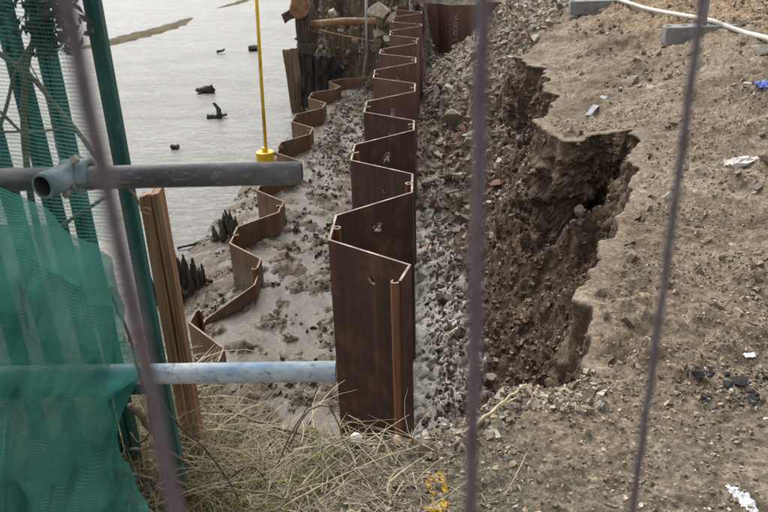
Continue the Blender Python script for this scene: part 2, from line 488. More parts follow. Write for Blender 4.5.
simple('white_stone', [(0, (0.42, 0.40, 0.36)), (0.5, (0.60, 0.58, 0.54)), (1, (0.72, 0.70, 0.66))], scale=14, rough=0.85, bump=0.3)
simple('pink_stone', [(0, (0.42, 0.27, 0.19)), (1, (0.60, 0.42, 0.32))], scale=20, rough=0.9, bump=0.4)
simple('pale_rock', [(0, (0.28, 0.24, 0.18)), (0.5, (0.42, 0.37, 0.29)), (1, (0.55, 0.5, 0.42))], scale=5, rough=0.9, bump=0.6, bd=0.01)
simple('leaf_green', [(0, (0.08, 0.14, 0.02)), (1, (0.26, 0.34, 0.07))], scale=40, rough=0.7, bump=0.2)
simple('plastic_white', [(0, (0.6, 0.6, 0.58)), (1, (0.8, 0.8, 0.78))], scale=20, rough=0.6, bump=0.3)
simple('plastic_blue', [(0, (0.03, 0.06, 0.30)), (1, (0.10, 0.15, 0.5))], scale=20, rough=0.5, bump=0.3)
simple('plastic_grey', [(0, (0.14, 0.145, 0.16)), (1, (0.36, 0.37, 0.39))], scale=20, rough=0.6, bump=0.4)
simple('plastic_pink', [(0, (0.5, 0.16, 0.14)), (1, (0.65, 0.28, 0.25))], scale=20, rough=0.6, bump=0.3)
simple('brown_bar', [(0, (0.055, 0.044, 0.022)), (0.5, (0.085, 0.07, 0.036)), (1, (0.14, 0.118, 0.07))], scale=3, rough=0.95, bump=0.4, bd=0.02, spec=0.15)


def stone_material():
    m, nt, b, out = new_mat('stone_mixed')
    k = NT(nt)
    oi = k.node('ShaderNodeObjectInfo')
    v = k.coord('Object')
    n = k.noise(v, 7, 7, 0.65)
    c = k.ramp(oi.outputs['Random'], [(0, (0.12, 0.10, 0.08)), (0.35, (0.20, 0.175, 0.14)), (0.7, (0.29, 0.26, 0.215)), (0.93, (0.40, 0.37, 0.32)), (1, (0.24, 0.15, 0.105))])
    gr = k.ramp(k.mr(n, 0.3, 0.7), [(0, (0.55, 0.53, 0.5)), (1, (1.25, 1.22, 1.18))])
    c = k.mix(0.9, c, gr, 'MULTIPLY')
    k.put(b.inputs['Base Color'], c)
    b.inputs['Roughness'].default_value = 0.9
    k.put(b.inputs['Normal'], k.bump(k.noise(v, 30, 6, 0.7), 0.6, 0.006))
    MAT['stone'] = m
    m, nt, b, out = new_mat('chips')
    k = NT(nt)
    c = k.attr('col', 'Color')
    n = k.noise(k.world_pos(), 60, 5, 0.65)
    gr = k.ramp(k.mr(n, 0.3, 0.7), [(0, (0.6, 0.58, 0.55)), (1, (1.2, 1.18, 1.15))])
    c = k.mix(0.9, c, gr, 'MULTIPLY')
    k.put(b.inputs['Base Color'], c)
    b.inputs['Roughness'].default_value = 0.88
    k.put(b.inputs['Normal'], k.bump(k.noise(k.world_pos(), 140, 4, 0.7), 0.5, 0.004))
    MAT['chips'] = m
    m, nt, b, out = new_mat('blades')
    k = NT(nt)
    k.put(b.inputs['Base Color'], k.attr('col', 'Color'))
    b.inputs['Roughness'].default_value = 0.65
    tr = k.node('ShaderNodeBsdfTranslucent')
    k.put(tr.inputs['Color'], k.attr('col', 'Color'))
    ms = k.node('ShaderNodeMixShader')
    ms.inputs[0].default_value = 0.2
    nt.links.new(b.outputs[0], ms.inputs[1])
    nt.links.new(tr.outputs[0], ms.inputs[2])
    nt.links.new(ms.outputs[0], out.inputs['Surface'])
    MAT['blades'] = m


stone_material()


def net_material(name, cover, col_a, col_b, lines, thread_a, dark=0.3):
    m, nt, b, out = new_mat(name)
    k = NT(nt)
    uv = k.node('ShaderNodeUVMap')
    sx = k.node('ShaderNodeSeparateXYZ')
    k.put(sx.inputs[0], uv.outputs[0])
    ob = k.coord('Object')
    wob = k.noise(ob, 14, 3, 0.5)
    vv = k.math('ADD', k.math('MULTIPLY', sx.outputs[1], lines), k.math('MULTIPLY', wob, 0.5))
    fr = k.math('FRACT', vv)
    thread = k.mr(k.math('ABSOLUTE', k.math('SUBTRACT', fr, 0.5)), 0.16, 0.30, 1.0, 0.0)
    uu = k.math('FRACT', k.math('MULTIPLY', sx.outputs[0], lines * 1.3))
    cross = k.math('LESS_THAN', uu, 0.2)
    dens = k.noise(ob, 5, 4, 0.55)
    fill = k.mr(dens, 0.3, 0.7, cover - 0.15, cover + 0.15)
    alpha = k.math('ADD', fill, k.math('MULTIPLY', thread, thread_a))
    alpha = k.math('MINIMUM', k.math('ADD', alpha, k.math('MULTIPLY', cross, thread_a * 0.35)), 1.0)
    c = k.ramp(k.mr(k.noise(ob, 4, 5, 0.6), 0.3, 0.7), [(0, col_a), (1, col_b)])
    c = k.mix(k.math('MULTIPLY', k.math('SUBTRACT', 1.0, thread), dark), c, tuple(v * 0.45 for v in col_a))
    c = k.mix(k.mr(k.noise(ob, 17, 5, 0.65), 0.60, 0.74, 0, 0.4), c, (0.30, 0.38, 0.35))
    k.put(b.inputs['Base Color'], c)
    b.inputs['Roughness'].default_value = 0.55
    tl = k.node('ShaderNodeBsdfTranslucent')
    k.put(tl.inputs['Color'], c)
    ms = k.node('ShaderNodeMixShader')
    ms.inputs[0].default_value = 0.45
    nt.links.new(b.outputs[0], ms.inputs[1])
    nt.links.new(tl.outputs[0], ms.inputs[2])
    tp = k.node('ShaderNodeBsdfTransparent')
    ma = k.node('ShaderNodeMixShader')
    k.put(ma.inputs[0], alpha)
    nt.links.new(tp.outputs[0], ma.inputs[1])
    nt.links.new(ms.outputs[0], ma.inputs[2])
    nt.links.new(ma.outputs[0], out.inputs['Surface'])
    MAT[name] = m


net_material('net_main', 0.64, (0.028, 0.19, 0.16), (0.13, 0.41, 0.35), 185, 0.22, 0.34)
net_material('net_under', 0.72, (0.024, 0.17, 0.142), (0.11, 0.37, 0.315), 600, 0.04, 0.05)
net_material('net_sheer', 0.03, (0.06, 0.26, 0.22), (0.16, 0.38, 0.34), 75, 0.45)


# ------------------------------------------------------------------ object helpers
def tag(o, label=None, cat=None, group=None, kind=None):
    if label: o['label'] = label
    if cat: o['category'] = cat
    if group: o['group'] = group
    if kind: o['kind'] = kind
    return o


def empty(name, loc=(0, 0, 0)):
    o = bpy.data.objects.new(name, None)
    o.empty_display_size = 0.1
    o.location = loc
    COL.objects.link(o)
    return o


def mesh_obj(name, me, parent=None, mats=()):
    o = bpy.data.objects.new(name, me)
    COL.objects.link(o)
    for m in mats:
        me.materials.append(MAT[m] if isinstance(m, str) else m)
    if parent is not None:
        o.parent = parent
        o.matrix_parent_inverse = Matrix.Translation(-Vector(parent_loc(parent)))
    return o


def parent_loc(p):
    v = Vector(p.location)
    while p.parent is not None:
        p = p.parent
    return v if p is None else v


def bm_obj(name, bm, mat, parent=None, smooth=False, bevel=0.0):
    me = bpy.data.meshes.new(name)
    bmesh.ops.recalc_face_normals(bm, faces=bm.faces)
    bm.to_mesh(me)
    bm.free()
    mats = mat if isinstance(mat, (list, tuple)) else [mat]
    o = mesh_obj(name, me, parent, mats)
    if smooth:
        me.polygons.foreach_set('use_smooth', [True] * len(me.polygons))
    if bevel:
        md = o.modifiers.new('bevel', 'BEVEL')
        md.width = bevel
        md.segments = 2
        md.limit_method = 'ANGLE'
    return o


def np_mesh(name, V, F, smooth=False):
    """V (n,3), F (m,k) -> mesh"""
    V = np.ascontiguousarray(V, np.float32)
    F = np.ascontiguousarray(F, np.int32)
    me = bpy.data.meshes.new(name)
    me.vertices.add(len(V))
    me.vertices.foreach_set('co', V.ravel())
    k = F.shape[1]
    me.loops.add(F.size)
    me.loops.foreach_set('vertex_index', F.ravel())
    me.polygons.add(len(F))
    me.polygons.foreach_set('loop_start', np.arange(0, F.size, k, dtype=np.int32))
    me.polygons.foreach_set('loop_total', np.full(len(F), k, np.int32))
    me.polygons.foreach_set('use_smooth', np.full(len(F), bool(smooth)))
    me.update(calc_edges=True)
    return me


def vcol(me, C):
    a = me.attributes.new('col', 'FLOAT_COLOR', 'POINT')
    A = np.ones((len(C), 4), np.float32)
    A[:, :3] = C
    a.data.foreach_set('color', A.ravel())


def tube_bm(bm, pts, rads, n=8, caps=True, wob=0.0):
    pts = [Vector(p) for p in pts]
    if not hasattr(rads, '__len__'):
        rads = [rads] * len(pts)
    rings = []
    up = Vector((0, 0, 1))
    d0 = (pts[1] - pts[0]).normalized()
    if abs(d0.dot(up)) > 0.95: up = Vector((0, 1, 0))
    sx = d0.cross(up).normalized()
    for i, p in enumerate(pts):
        d = (pts[min(i + 1, len(pts) - 1)] - pts[max(i - 1, 0)]).normalized()
        sx = (sx - d * sx.dot(d)).normalized()
        sy = d.cross(sx)
        ring = []
        for j in range(n):
            a = 2 * PI * j / n
            r = rads[i] * (1 + random.uniform(-wob, wob))
            ring.append(bm.verts.new(p + sx * (math.cos(a) * r) + sy * (math.sin(a) * r)))
        rings.append(ring)
    for a, b in zip(rings, rings[1:]):
        for j in range(n):
            bm.faces.new((a[j], a[(j + 1) % n], b[(j + 1) % n], b[j]))
    if caps:
        bm.faces.new(rings[0][::-1])
        bm.faces.new(rings[-1])
    return rings


def pipe_bm(p0, p1, ro, ri, n=28):
    """hollow straight tube; inner faces use material slot 1, rim slot 2"""
    bm = bmesh.new()
    p0, p1 = Vector(p0), Vector(p1)
    d = (p1 - p0).normalized()
    sx = d.cross(Vector((0.01, 0.02, 1))).normalized()
    sy = d.cross(sx)
    R = []
    for p, r in ((p0, ro), (p1, ro), (p1, ri), (p0, ri)):
        R.append([bm.verts.new(p + (sx * math.cos(2 * PI * j / n) + sy * math.sin(2 * PI * j / n)) * r) for j in range(n)])
    for i in range(4):
        a, b = R[i], R[(i + 1) % 4]
        for j in range(n):
            f = bm.faces.new((a[j], a[(j + 1) % n], b[(j + 1) % n], b[j]))
            f.material_index = (0, 2, 1, 2)[i]
            f.smooth = i in (0, 2)
    return bm


def box_bm(bm, c, size, M=None):
    c = Vector(c)
    vs = []
    for dz in (-1, 1):
        for dx, dy in ((-1, -1), (1, -1), (1, 1), (-1, 1)):
            v = Vector((dx * size[0] / 2, dy * size[1] / 2, dz * size[2] / 2))
            if M is not None: v = M @ v
            vs.append(bm.verts.new(c + v))
    for f in ((3, 2, 1, 0), (4, 5, 6, 7), (0, 1, 5, 4), (1, 2, 6, 5), (2, 3, 7, 6), (3, 0, 4, 7)):
        bm.faces.new([vs[i] for i in f])
    return vs


def smooth_path(pts, n=6):
    """Catmull-Rom through points"""
    P = [Vector(p) for p in pts]
    P = [P[0] * 2 - P[1]] + P + [P[-1] * 2 - P[-2]]
    out = []
    for i in range(1, len(P) - 2):
        for j in range(n):
            t = j / n
            a, b, c, d = P[i - 1], P[i], P[i + 1], P[i + 2]
            out.append(0.5 * ((2 * b) + (c - a) * t + (2 * a - 5 * b + 4 * c - d) * t * t + (3 * b - a - 3 * c + d) * t ** 3))
    out.append(P[-2])
    return out


def taper(n, r0, r1):
    return [r0 + (r1 - r0) * i / max(1, n - 1) for i in range(n)]


# ------------------------------------------------------------------ GROUND sheet
def axis(parts):
    a = [parts[0][0]]
    for x0, x1, n in parts:
        a += list(np.linspace(x0, x1, n + 1)[1:])
    return np.array(a)


gx = axis([(-80, -12, 12), (-12, -4, 20), (-4, -1.7, 90), (-1.7, 2.2, 430), (2.2, 4.4, 150), (4.4, 8, 60), (8, 20, 20), (20, 120, 12)])
_g = np.exp(np.linspace(math.log(1.45), math.log(16.5), 620))
gy = np.concatenate([np.linspace(-40, 0, 10)[:-1], np.linspace(0, 1.45, 20)[:-1], _g, np.linspace(16.5, 26, 60)[1:], np.linspace(26, 160, 24)[1:]])
GX, GY = np.meshgrid(gx, gy)
GZ, GM = terrain(GX, GY)
# crumble the cut faces sideways so the cliffs are rough and partly undercut
hx = fbm(GX * 0.6 + GZ * 1.2, GY * 0.7 + GZ * 1.6, 8.0, 5, off=51.0, gain=0.65)
hy = fbm(GX * 0.6 + GZ * 1.5, GY * 0.6 - GZ * 1.5, 8.0, 5, off=91.0, gain=0.65)
PX = GX + GM['cliff'] * hx * 0.0
PY = GY + GM['cliff'] * hy * 0.0
ny, nx = GX.shape
idx = np.arange(ny * nx).reshape(ny, nx)
F = np.stack([idx[:-1, :-1], idx[:-1, 1:], idx[1:, 1:], idx[1:, :-1]], -1).reshape(-1, 4)
gme = np_mesh('ground', np.stack([PX, PY, GZ], -1).reshape(-1, 3), F, smooth=True)
for nm in ('sand', 'fresh', 'grey', 'lime', 'mud', 'wet', 'humus', 'cliff', 'flat'):
    a = gme.attributes.new(nm, 'FLOAT', 'POINT')
    a.data.foreach_set('value', GM[nm].astype(np.float32).ravel())
ground = mesh_obj('ground', gme, None, ['ground'])
tag(ground, 'earth, mud and sandy spoil of the river bank excavation', 'ground', kind='structure')

def interp_curve(pts, n):
    p = smooth_path(pts, 12)
    d = [0]
    for a, b in zip(p, p[1:]): d.append(d[-1] + (b - a).length)
    out = []
    for i in range(n):
        t = d[-1] * i / (n - 1)
        j = min(max(np.searchsorted(d, t) - 1, 0), len(p) - 2)
        f = (t - d[j]) / max(1e-9, d[j + 1] - d[j])
        out.append(p[j].lerp(p[j + 1], min(1, f)))
    return out


# the cut faces of the trench: strips that follow the rim, with their own relief
def cut_face(path):
    P = [Vector((a, b, 0)) for a, b in path]
    pts = interp_curve(P, 520)
    X = np.array([q.x for q in pts]); Y = np.array([q.y for q in pts])

    def grad(X, Y):
        e = 0.03
        A = np.stack([X + e, X - e, X, X]); B = np.stack([Y, Y, Y + e, Y - e])
        d = pit_sd(A, B)
        gx_, gy_ = d[0] - d[1], d[2] - d[3]
        l = np.hypot(gx_, gy_) + 1e-9
        return gx_ / l, gy_ / l
    NX, NY = grad(X, Y)
    ker = np.ones(9) / 9
    for _ in range(2):
        NX = np.convolve(np.pad(NX, 4, 'edge'), ker, 'valid'); NY = np.convolve(np.pad(NY, 4, 'edge'), ker, 'valid')
    l = np.hypot(NX, NY); NX /= l; NY /= l
    for _ in range(4):
        d = terrain(X.reshape(1, -1), Y.reshape(1, -1))[1]['sd'].ravel()
        X = X - NX * d * 0.8; Y = Y - NY * d * 0.8
    zt, _ = zarr(X - NX * 0.055, Y - NY * 0.055)
    zb, _ = zarr(X + NX * 0.30, Y + NY * 0.30)
    k2 = np.ones(25) / 25
    zt = np.convolve(np.pad(zt, 12, 'edge'), k2, 'valid')
    S_ = np.concatenate([[0], np.cumsum(np.hypot(np.diff(X), np.diff(Y)))])
    nv = 84
    v = np.linspace(0, 1, nv)[:, None]
    fade = (sst(0.0, 0.15, S_) * sst(S_[-1], S_[-1] - 0.5, S_))[None]
    vz = np.clip((v - 0.05) / 0.95, 0, 1)
    Z = (zt - 0.005)[None] * (1 - vz) + (zb - 0.05)[None] * vz
    Z = Z + 0.008 * sst(0, 0.02, v) * fade
    SS = np.broadcast_to(S_[None], Z.shape)
    big = fbm(SS, Z * 1.3, 2.6, 3, off=5.0)
    med = fbm(SS + 0.4 * Z, Z, 8.0, 4, off=15.0, gain=0.6)
    fin = fbm(SS, Z * 1.4, 24.0, 4, off=25.0, gain=0.7)
    strat = fbm(SS * 0.35, Z, 14.0, 3, off=35.0)
    env = np.clip((v - 0.09) * 3.5, 0, 1)
    lip = 0.035 + 0.07 * np.maximum(fbm(SS[:1], 0 * SS[:1] + 0.3, 2.6, 4, off=65.0, gain=0.45) + 0.10, 0) * sst(0, 0.3, SS[:1])
    rel = 0.03 + 0.035 * big + 0.036 * med + 0.022 * fin + 0.03 * strat
    off = np.where(v < 0.05, -0.06 + (0.06 + lip) * v / 0.05, 0.038 + (lip - 0.038) * np.clip(1 - (v - 0.065) / 0.05, 0, 1)) + 0.09 * v ** 1.3 + env * np.maximum(rel, 0.0)
    PXs = X[None] + NX[None] * off
    PYs = Y[None] + NY[None] * off
    Z = Z + env * 0.03 * fbm(SS, Z, 11, 3, off=45.0)
    nn = len(X)
    ii = np.arange(nn * nv).reshape(nv, nn)
    Fq = np.stack([ii[:-1, :-1], ii[1:, :-1], ii[1:, 1:], ii[:-1, 1:]], -1).reshape(-1, 4)
    me = np_mesh('cut_face', np.stack([PXs, PYs, Z], -1).reshape(-1, 3), Fq, True)
    w = np.clip(sst(0.055, 0.085, v) + 0 * Z, 0, 1) * 0.97
    a = me.attributes.new('fresh', 'FLOAT', 'POINT'); a.data.foreach_set('value', w.astype(np.float32).ravel())
    a = me.attributes.new('sand', 'FLOAT', 'POINT'); a.data.foreach_set('value', (1 - w).astype(np.float32).ravel())
    mesh_obj('cut_face', me, ground, ['ground'])
    return np.stack([PXs, PYs, Z], -1)[6:].reshape(-1, 3)


FACE = cut_face([tuple(q) for q in PIT[10:30]])

# ------------------------------------------------------------------ RIVER
rv = axis([(-160, -30, 10), (-30, 0.5, 60)])
ry = axis([(-20, 2, 6), (2, 40, 80), (40, 600, 12)])
RX, RY = np.meshgrid(rv, ry)
RZ = np.full_like(RX, -1.6) + 0.006 * fbm(RX, RY, 0.8, 2)
i2 = np.arange(RX.size).reshape(RX.shape)
RF = np.stack([i2[:-1, :-1], i2[:-1, 1:], i2[1:, 1:], i2[1:, :-1]], -1).reshape(-1, 4)
river = mesh_obj('river', np_mesh('river', np.stack([RX, RY, RZ], -1).reshape(-1, 3), RF, True), None, ['river'])
tag(river, 'pale grey shallow tidal water and wet silt', 'river', kind='structure')


def sandbar(name, path, width, height, label):
    path = smooth_path(path, 10)
    n = len(path)
    V, Fc = [], []
    m = 14
    for i, p in enumerate(path):
        d = (path[min(i + 1, n - 1)] - path[max(i - 1, 0)]).normalized()
        sd = Vector((-d.y, d.x, 0))
        w = width * math.sin(PI * (i + 0.15) / (n - 0.7)) ** 0.7 * (1 + 0.3 * math.sin(i * 1.7) * 0.5)
        for j in range(m + 1):
            t = j / m * 2 - 1
            h = height * (1 - t * t) * math.sin(PI * (i + 0.2) / (n - 0.6)) - 0.02
            q = p + sd * (t * w * 0.5 * (1 + 0.12 * math.sin(i * 2.3 + j)))
            V.append((q.x, q.y, -1.6 + h + random.uniform(-0.004, 0.004)))
    for i in range(n - 1):
        for j in range(m):
            a = i * (m + 1) + j
            Fc.append((a, a + 1, a + m + 2, a + m + 1))
    o = mesh_obj(name, np_mesh(name, np.array(V), np.array(Fc), True), None, ['brown_bar'])
    tag(o, label, 'mud bar', kind='structure')


sandbar('mud_bar', [(-9.3, 20.2, 0), (-7.6, 21.0, 0), (-6.9, 22.6, 0), (-6.3, 24.6, 0), (-6.0, 27.5, 0)], 1.1, 0.07, 'brown mud bar breaking the surface of the river')
sandbar('mud_bar', [(-4.8, 33.0, 0), (-5.2, 30.2, 0), (-5.9, 28.2, 0)], 0.55, 0.05, 'thin far mud bar in the river')


# ------------------------------------------------------------------ SHEET PILES
def prism(bm, quad, z0, z1, top_mat=1):
    """quad: 4 plan points; vertical prism with marked top"""
    lo = [bm.verts.new((x, y, z0)) for x, y in quad]
    hi = [bm.verts.new((x, y, z1)) for x, y in quad]
    for i in range(4):
        bm.faces.new((lo[i], lo[(i + 1) % 4], hi[(i + 1) % 4], hi[i]))
    f = bm.faces.new(hi)
    f.material_index = top_mat
    bm.faces.new(lo[::-1])


def plate_hole(bm, quad, z0, z1, c, rx, rz, tilt, n=16):
    """vertical plate a-b with thickness and a ragged torch-cut hole; quad = (a0, b0, b1, a1)"""
    a0, b0, b1, a1 = [Vector((*q, 0)) for q in quad]
    L = (b0 - a0).length
    H = z1 - z0
    prof = [1 + random.uniform(-0.25, 0.3) for _ in range(n)]
    sheets = []
    hs = []
    for A, B in ((a0, b0), (a1, b1)):
        outer, inner = [], []
        for j in range(n):
            an = 2 * PI * j / n
            ca, sa = math.cos(an), math.sin(an)
            # outer point on the rectangle border through this angle (in unit square)
            m = max(abs(ca), abs(sa))
            u, v = 0.5 + 0.5 * ca / m, 0.5 + 0.5 * sa / m
            outer.append(bm.verts.new(A.lerp(B, u) + Vector((0, 0, z0 + H * v))))
            ex, ez = ca * rx * prof[j], sa * rz * prof[j]
            hx_ = c[0] * L + ex * math.cos(tilt) - ez * math.sin(tilt)
            hz_ = z1 - c[1] + ex * math.sin(tilt) + ez * math.cos(tilt)
            inner.append(bm.verts.new(A.lerp(B, hx_ / L) + Vector((0, 0, hz_))))
        for j in range(n):
            k2 = (j + 1) % n
            bm.faces.new((outer[j], outer[k2], inner[k2], inner[j]))
        sheets.append((outer, inner))
    (o0, i0), (o1, i1) = sheets
    for j in range(n):
        k2 = (j + 1) % n
        f = bm.faces.new((o0[j], o1[j], o1[k2], o0[k2]))
        if o0[j].co.z > z1 - 1e-4 and o0[k2].co.z > z1 - 1e-4:
            f.material_index = 1
        f = bm.faces.new((i0[j], i0[k2], i1[k2], i1[j]))
        f.material_index = 1
    return [v.co.copy() for v in i0]


def offset_poly(P, t):
    P = [Vector((*p, 0)) for p in P]
    L, R = [], []
    for i, p in enumerate(P):
        d1 = (p - P[i - 1]).normalized() if i else (P[1] - P[0]).normalized()
        d2 = (P[i + 1] - p).normalized() if i < len(P) - 1 else d1
        n1 = Vector((-d1.y, d1.x, 0)); n2 = Vector((-d2.y, d2.x, 0))
        nn = (n1 + n2).normalized()
        k = t / 2 / max(0.3, nn.dot(n1))
        L.append((p + nn * k).to_2d()); R.append((p - nn * k).to_2d())
    return L, R


def sheet_pile(parent, P, z0, z1, mat, edge, clutch_mat, t=0.013, hole=None, hooks=(True, True)):
    """P: four plan points flange-corner-corner-flange (near to far)"""
    L, R = offset_poly(P, t)
    bm = bmesh.new()
    rim = None
    for i in range(3):
        q = (L[i], L[i + 1], R[i + 1], R[i])
        if i == 1 and hole:
            rim = plate_hole(bm, (R[1], R[2], L[2], L[1]), z1 - 0.34, z1, *hole)
            prism(bm, [tuple(v) for v in q], z0, z1 - 0.34, 0)
        else:
            prism(bm, [tuple(v) for v in q], z0, z1)
    o = bm_obj('sheet_pile', bm, [mat, edge], parent)
    # interlocks: a hooked strip along each flange end
    for e, on in ((0, hooks[0]), (3, hooks[1])):
        if not on: continue
        p = Vector((*P[e], 0)); q = Vector((*P[1 if e == 0 else 2], 0))
        d = (p - q).normalized()
        nrm = Vector((-d.y, d.x, 0))
        if nrm.dot(Vector((*P[2 if e == 0 else 1], 0)) - p) < 0: nrm = -nrm
        hk = [p + d * 0.001 + nrm * 0.006, p + d * 0.016 + nrm * 0.010, p + d * 0.020 + nrm * 0.030, p + d * 0.006 + nrm * 0.040, p + d * -0.012 + nrm * 0.036]
        hl, hr = offset_poly([(v.x, v.y) for v in hk], 0.009)
        bm = bmesh.new()
        for i in range(4):
            prism(bm, [tuple(hl[i]), tuple(hl[i + 1]), tuple(hr[i + 1]), tuple(hr[i])], z0, z1 - (0.004 if e == 0 else 0.002))
        c = mesh_child('clutch', bm, [clutch_mat, edge], o)
    if rim:
        bm = bmesh.new()
        cen = sum(rim, Vector()) / len(rim)
        nr = (Vector((*P[1], 0)) - Vector((*P[2], 0))).normalized()
        nrm = Vector((nr.y, -nr.x, 0))
        if nrm.y > 0: nrm = -nrm
        n = len(rim)
        r0 = [bm.verts.new(v + nrm * 0.0015) for v in rim]
        r1 = [bm.verts.new(cen + (v - cen) * random.uniform(1.05, 1.25 if j_ % 3 else 2.3) + nrm * 0.0025) for j_, v in enumerate(rim)]
        for j in range(n):
            bm.faces.new((r0[j], r0[(j + 1) % n], r1[(j + 1) % n], r1[j]))
        mesh_child('burnt_rim', bm, ['bright_steel'], o)
    return o


def mesh_child(name, bm, mats, parent, smooth=False):
    """child of a part: world coordinates kept (all parents sit unrotated)"""
    me = bpy.data.meshes.new(name)
    bmesh.ops.recalc_face_normals(bm, faces=bm.faces)
    bm.to_mesh(me)
    bm.free()
    o = bpy.data.objects.new(name, me)
    COL.objects.link(o)
    for m in mats:
        me.materials.append(MAT[m])
    o.parent = parent
    if smooth:
        me.polygons.foreach_set('use_smooth', [True] * len(me.polygons))
    return o


# tall wall ----------------------------------------------------------
main_wall = empty('sheet_piling', (0, 0, 0))
tag(main_wall, 'tall dark rusty steel sheet pile wall of zigzag panels running into the distance', 'sheet piling')
HALF = 0.215
FL = 0.172
WEB = 0.34
s = 3.18
k = 0
side = 1
jit = [0, .0, .0, .01, -.01, .0, .0, .012, .0, -.01, .0, .01, -.02, .015, -.01, .01, .0, .0]
while k < 16:
    xr = x_main(np.array(s)).item()
    dz = jit[k] * 0.8

    def pt(sd, ss):
        return (float(x_main(np.array(ss))) + sd * HALF, ss)
    P = [pt(side, s), pt(side, s + FL), pt(-side, s + FL + WEB), pt(-side, s + 2 * FL + WEB)]
    if k == 0:
        P[0] = (P[0][0] - 0.045, P[0][1])
    hole = ((0.46 if side > 0 else 0.5, 0.15), 0.018, 0.028, random.uniform(-0.9, 0.9)) if k < 12 else None
    sheet_pile(main_wall, P, -1.9, 0.0 + dz, 'pile_steel' if k < 5 else 'far_pile_sky_sheen', 'cut_edge', 'pile_rust', hole=hole, hooks=(True, True))  # farther piles take the rust with sky sheen painted into its colour
    s += 2 * FL + WEB + 0.004
    side = -side
    k += 1
END_S = s

# return wall --------------------------------------------------------
ret = empty('sheet_piling', (0, 0, 0))
tag(ret, 'short rusty sheet pile wall across the far end, half buried by the rubble slope', 'sheet piling')
x0 = 0.93
side = 1
sx_ = x0
for k in range(5):
    yb = 14.05
    P = [(sx_, yb + side * 0.16), (sx_ + 0.2, yb + side * 0.16), (sx_ + 0.36, yb - side * 0.16), (sx_ + 0.56, yb - side * 0.16)]
    P = [(x, y - (x - x0) * 0.12) for x, y in P]
    sheet_pile(ret, P, -1.9, -0.02 + 0.0 * k, 'far_pile_sky_sheen', 'cut_edge', 'pile_rust', hooks=(False, True))
    sx_ += 0.562
    side = -side
# corner pile joining the two walls
bm = bmesh.new()
prism(bm, [(0.76, 14.0), (0.90, 14.1), (0.89, 14.115), (0.75, 14.015)], -1.9, 0.0)
prism(bm, [(0.80, 13.55), (0.815, 13.55), (0.775, 14.0), (0.76, 14.0)], -1.9, 0.01)
bm_obj('corner_pile', bm, ['far_pile_sky_sheen', 'cut_edge'], ret)

# low row --------------------------------------------------------------
low = empty('sheet_piling', (0, 0, 0))
tag(low, 'low row of rusty brown sheet pile tops standing in the mud beside the river', 'sheet piling')
LH = 0.16
s = 4.12
side = 1
lowz = [-1.0, -1.04, -0.99, -0.98, -1.0, -1.0, -1.02, -0.99, -1.0, -0.99, -1.0, -0.99, -1.0, -1.02]


def ln(sd, ss):
    e = 0.05
    x = float(x_low(ss)); dx = float(x_low(ss + e) - x_low(ss - e)) / (2 * e)
    l = math.hypot(dx, 1)
    return (x + sd * LH / l, ss - sd * LH * dx / l)


k = 0
while s < 12.75 and k < 14:
    f = 0.168; w = 0.335
    if s > 11.3: f, w = 0.13, 0.24
    P = [ln(side, s), ln(side, s + f), ln(-side, s + f + w), ln(-side, s + 2 * f + w)]
    o = sheet_pile(low, P, -1.85, lowz[k], 'low_pile', 'low_edge', 'pile_rust', t=0.014)
    if k == 1:          # this pile leans: its river side has sunk
        for ob in [o] + list(o.children):
            for v in ob.data.vertices:
                if v.co.z > -1.5: v.co.z -= 0.13 * min(1, max(0, (-0.98 - v.co.x) / 0.34))
    s += 2 * f + w + 0.004
    side = -side
    k += 1
bm = bmesh.new()
p_ = ln(side, s)
prism(bm, [(p_[0], p_[1]), (0.12, 13.22), (0.12, 13.24), (p_[0], p_[1] + 0.02)], -1.8, -0.98)
bm_obj('sheet_pile', bm, ['low_pile', 'low_edge'], low)


# chalk marks on the far wall (vertical figures)
def stroke_chars(strokes, origin, ux, uz, w, mat, parent, name):
    for poly in strokes:
        bm = bmesh.new()
        pts = [Vector(origin) + ux * a + uz * b for a, b in poly]
        for a, b in zip(pts, pts[1:]):
            d = (b - a).normalized()
            nn = d.cross(ux.cross(uz)).normalized() * w / 2
            vs = [bm.verts.new(v) for v in (a - nn, b - nn, b + nn, a + nn)]
            bm.faces.new(vs)
        mesh_child(name, bm, [mat], parent)


def circ(cx, cz, r, q=1.3, n=9):
    return [(cx + r * math.cos(2 * PI * i / n), cz + q * r * math.sin(2 * PI * i / n)) for i in range(n + 1)]


UX = Vector((1, -0.12, 0)).normalized()
UZ = Vector((0, 0, 1))
og = Vector((1.34, 14.05 - 0.16 - (1.34 - 0.93) * 0.12 - 0.0105, -0.62))
marks = [[(0.02, 0.0), (0.09, 0.01), (0.09, 0.05)], circ(0.055, 0.12, 0.035, 1.0), circ(0.06, 0.20, 0.035, 1.0), circ(0.06, 0.28, 0.035, 1.0), [(0.03, 0.34), (0.1, 0.36), (0.03, 0.40), (0.1, 0.42)]]
stroke_chars(marks, og, UX, UZ, 0.014, 'chalk', ret, 'chalk_figure')


# ------------------------------------------------------------------ SCAFFOLD TUBES and coupler
def tube_thing(name, p0, p1, r, mat, label):
    root = empty(name, p0)
    o = bm_obj('tube', pipe_bm((0, 0, 0), Vector(p1) - Vector(p0), r, r - 0.004), [mat, 'tube_inside', 'tube_rim'])
    o.parent = root
    tag(root, label, 'scaffold tube', 'scaffold tubes of the guard rail')
    return root


top_tube = tube_thing('scaffold_tube', (-1.5, 1.515, 1.113), (-0.163, 1.495, 1.104), 0.0242, 'tube_dark', 'dark grey upper scaffold tube sticking out from the green netting over the river')
low_tube = tube_thing('scaffold_tube', (-1.5, 1.51, 0.640), (-0.121, 1.495, 0.618), 0.0242, 'tube_blue', 'worn pale blue lower scaffold tube ending in front of the nearest sheet pile')

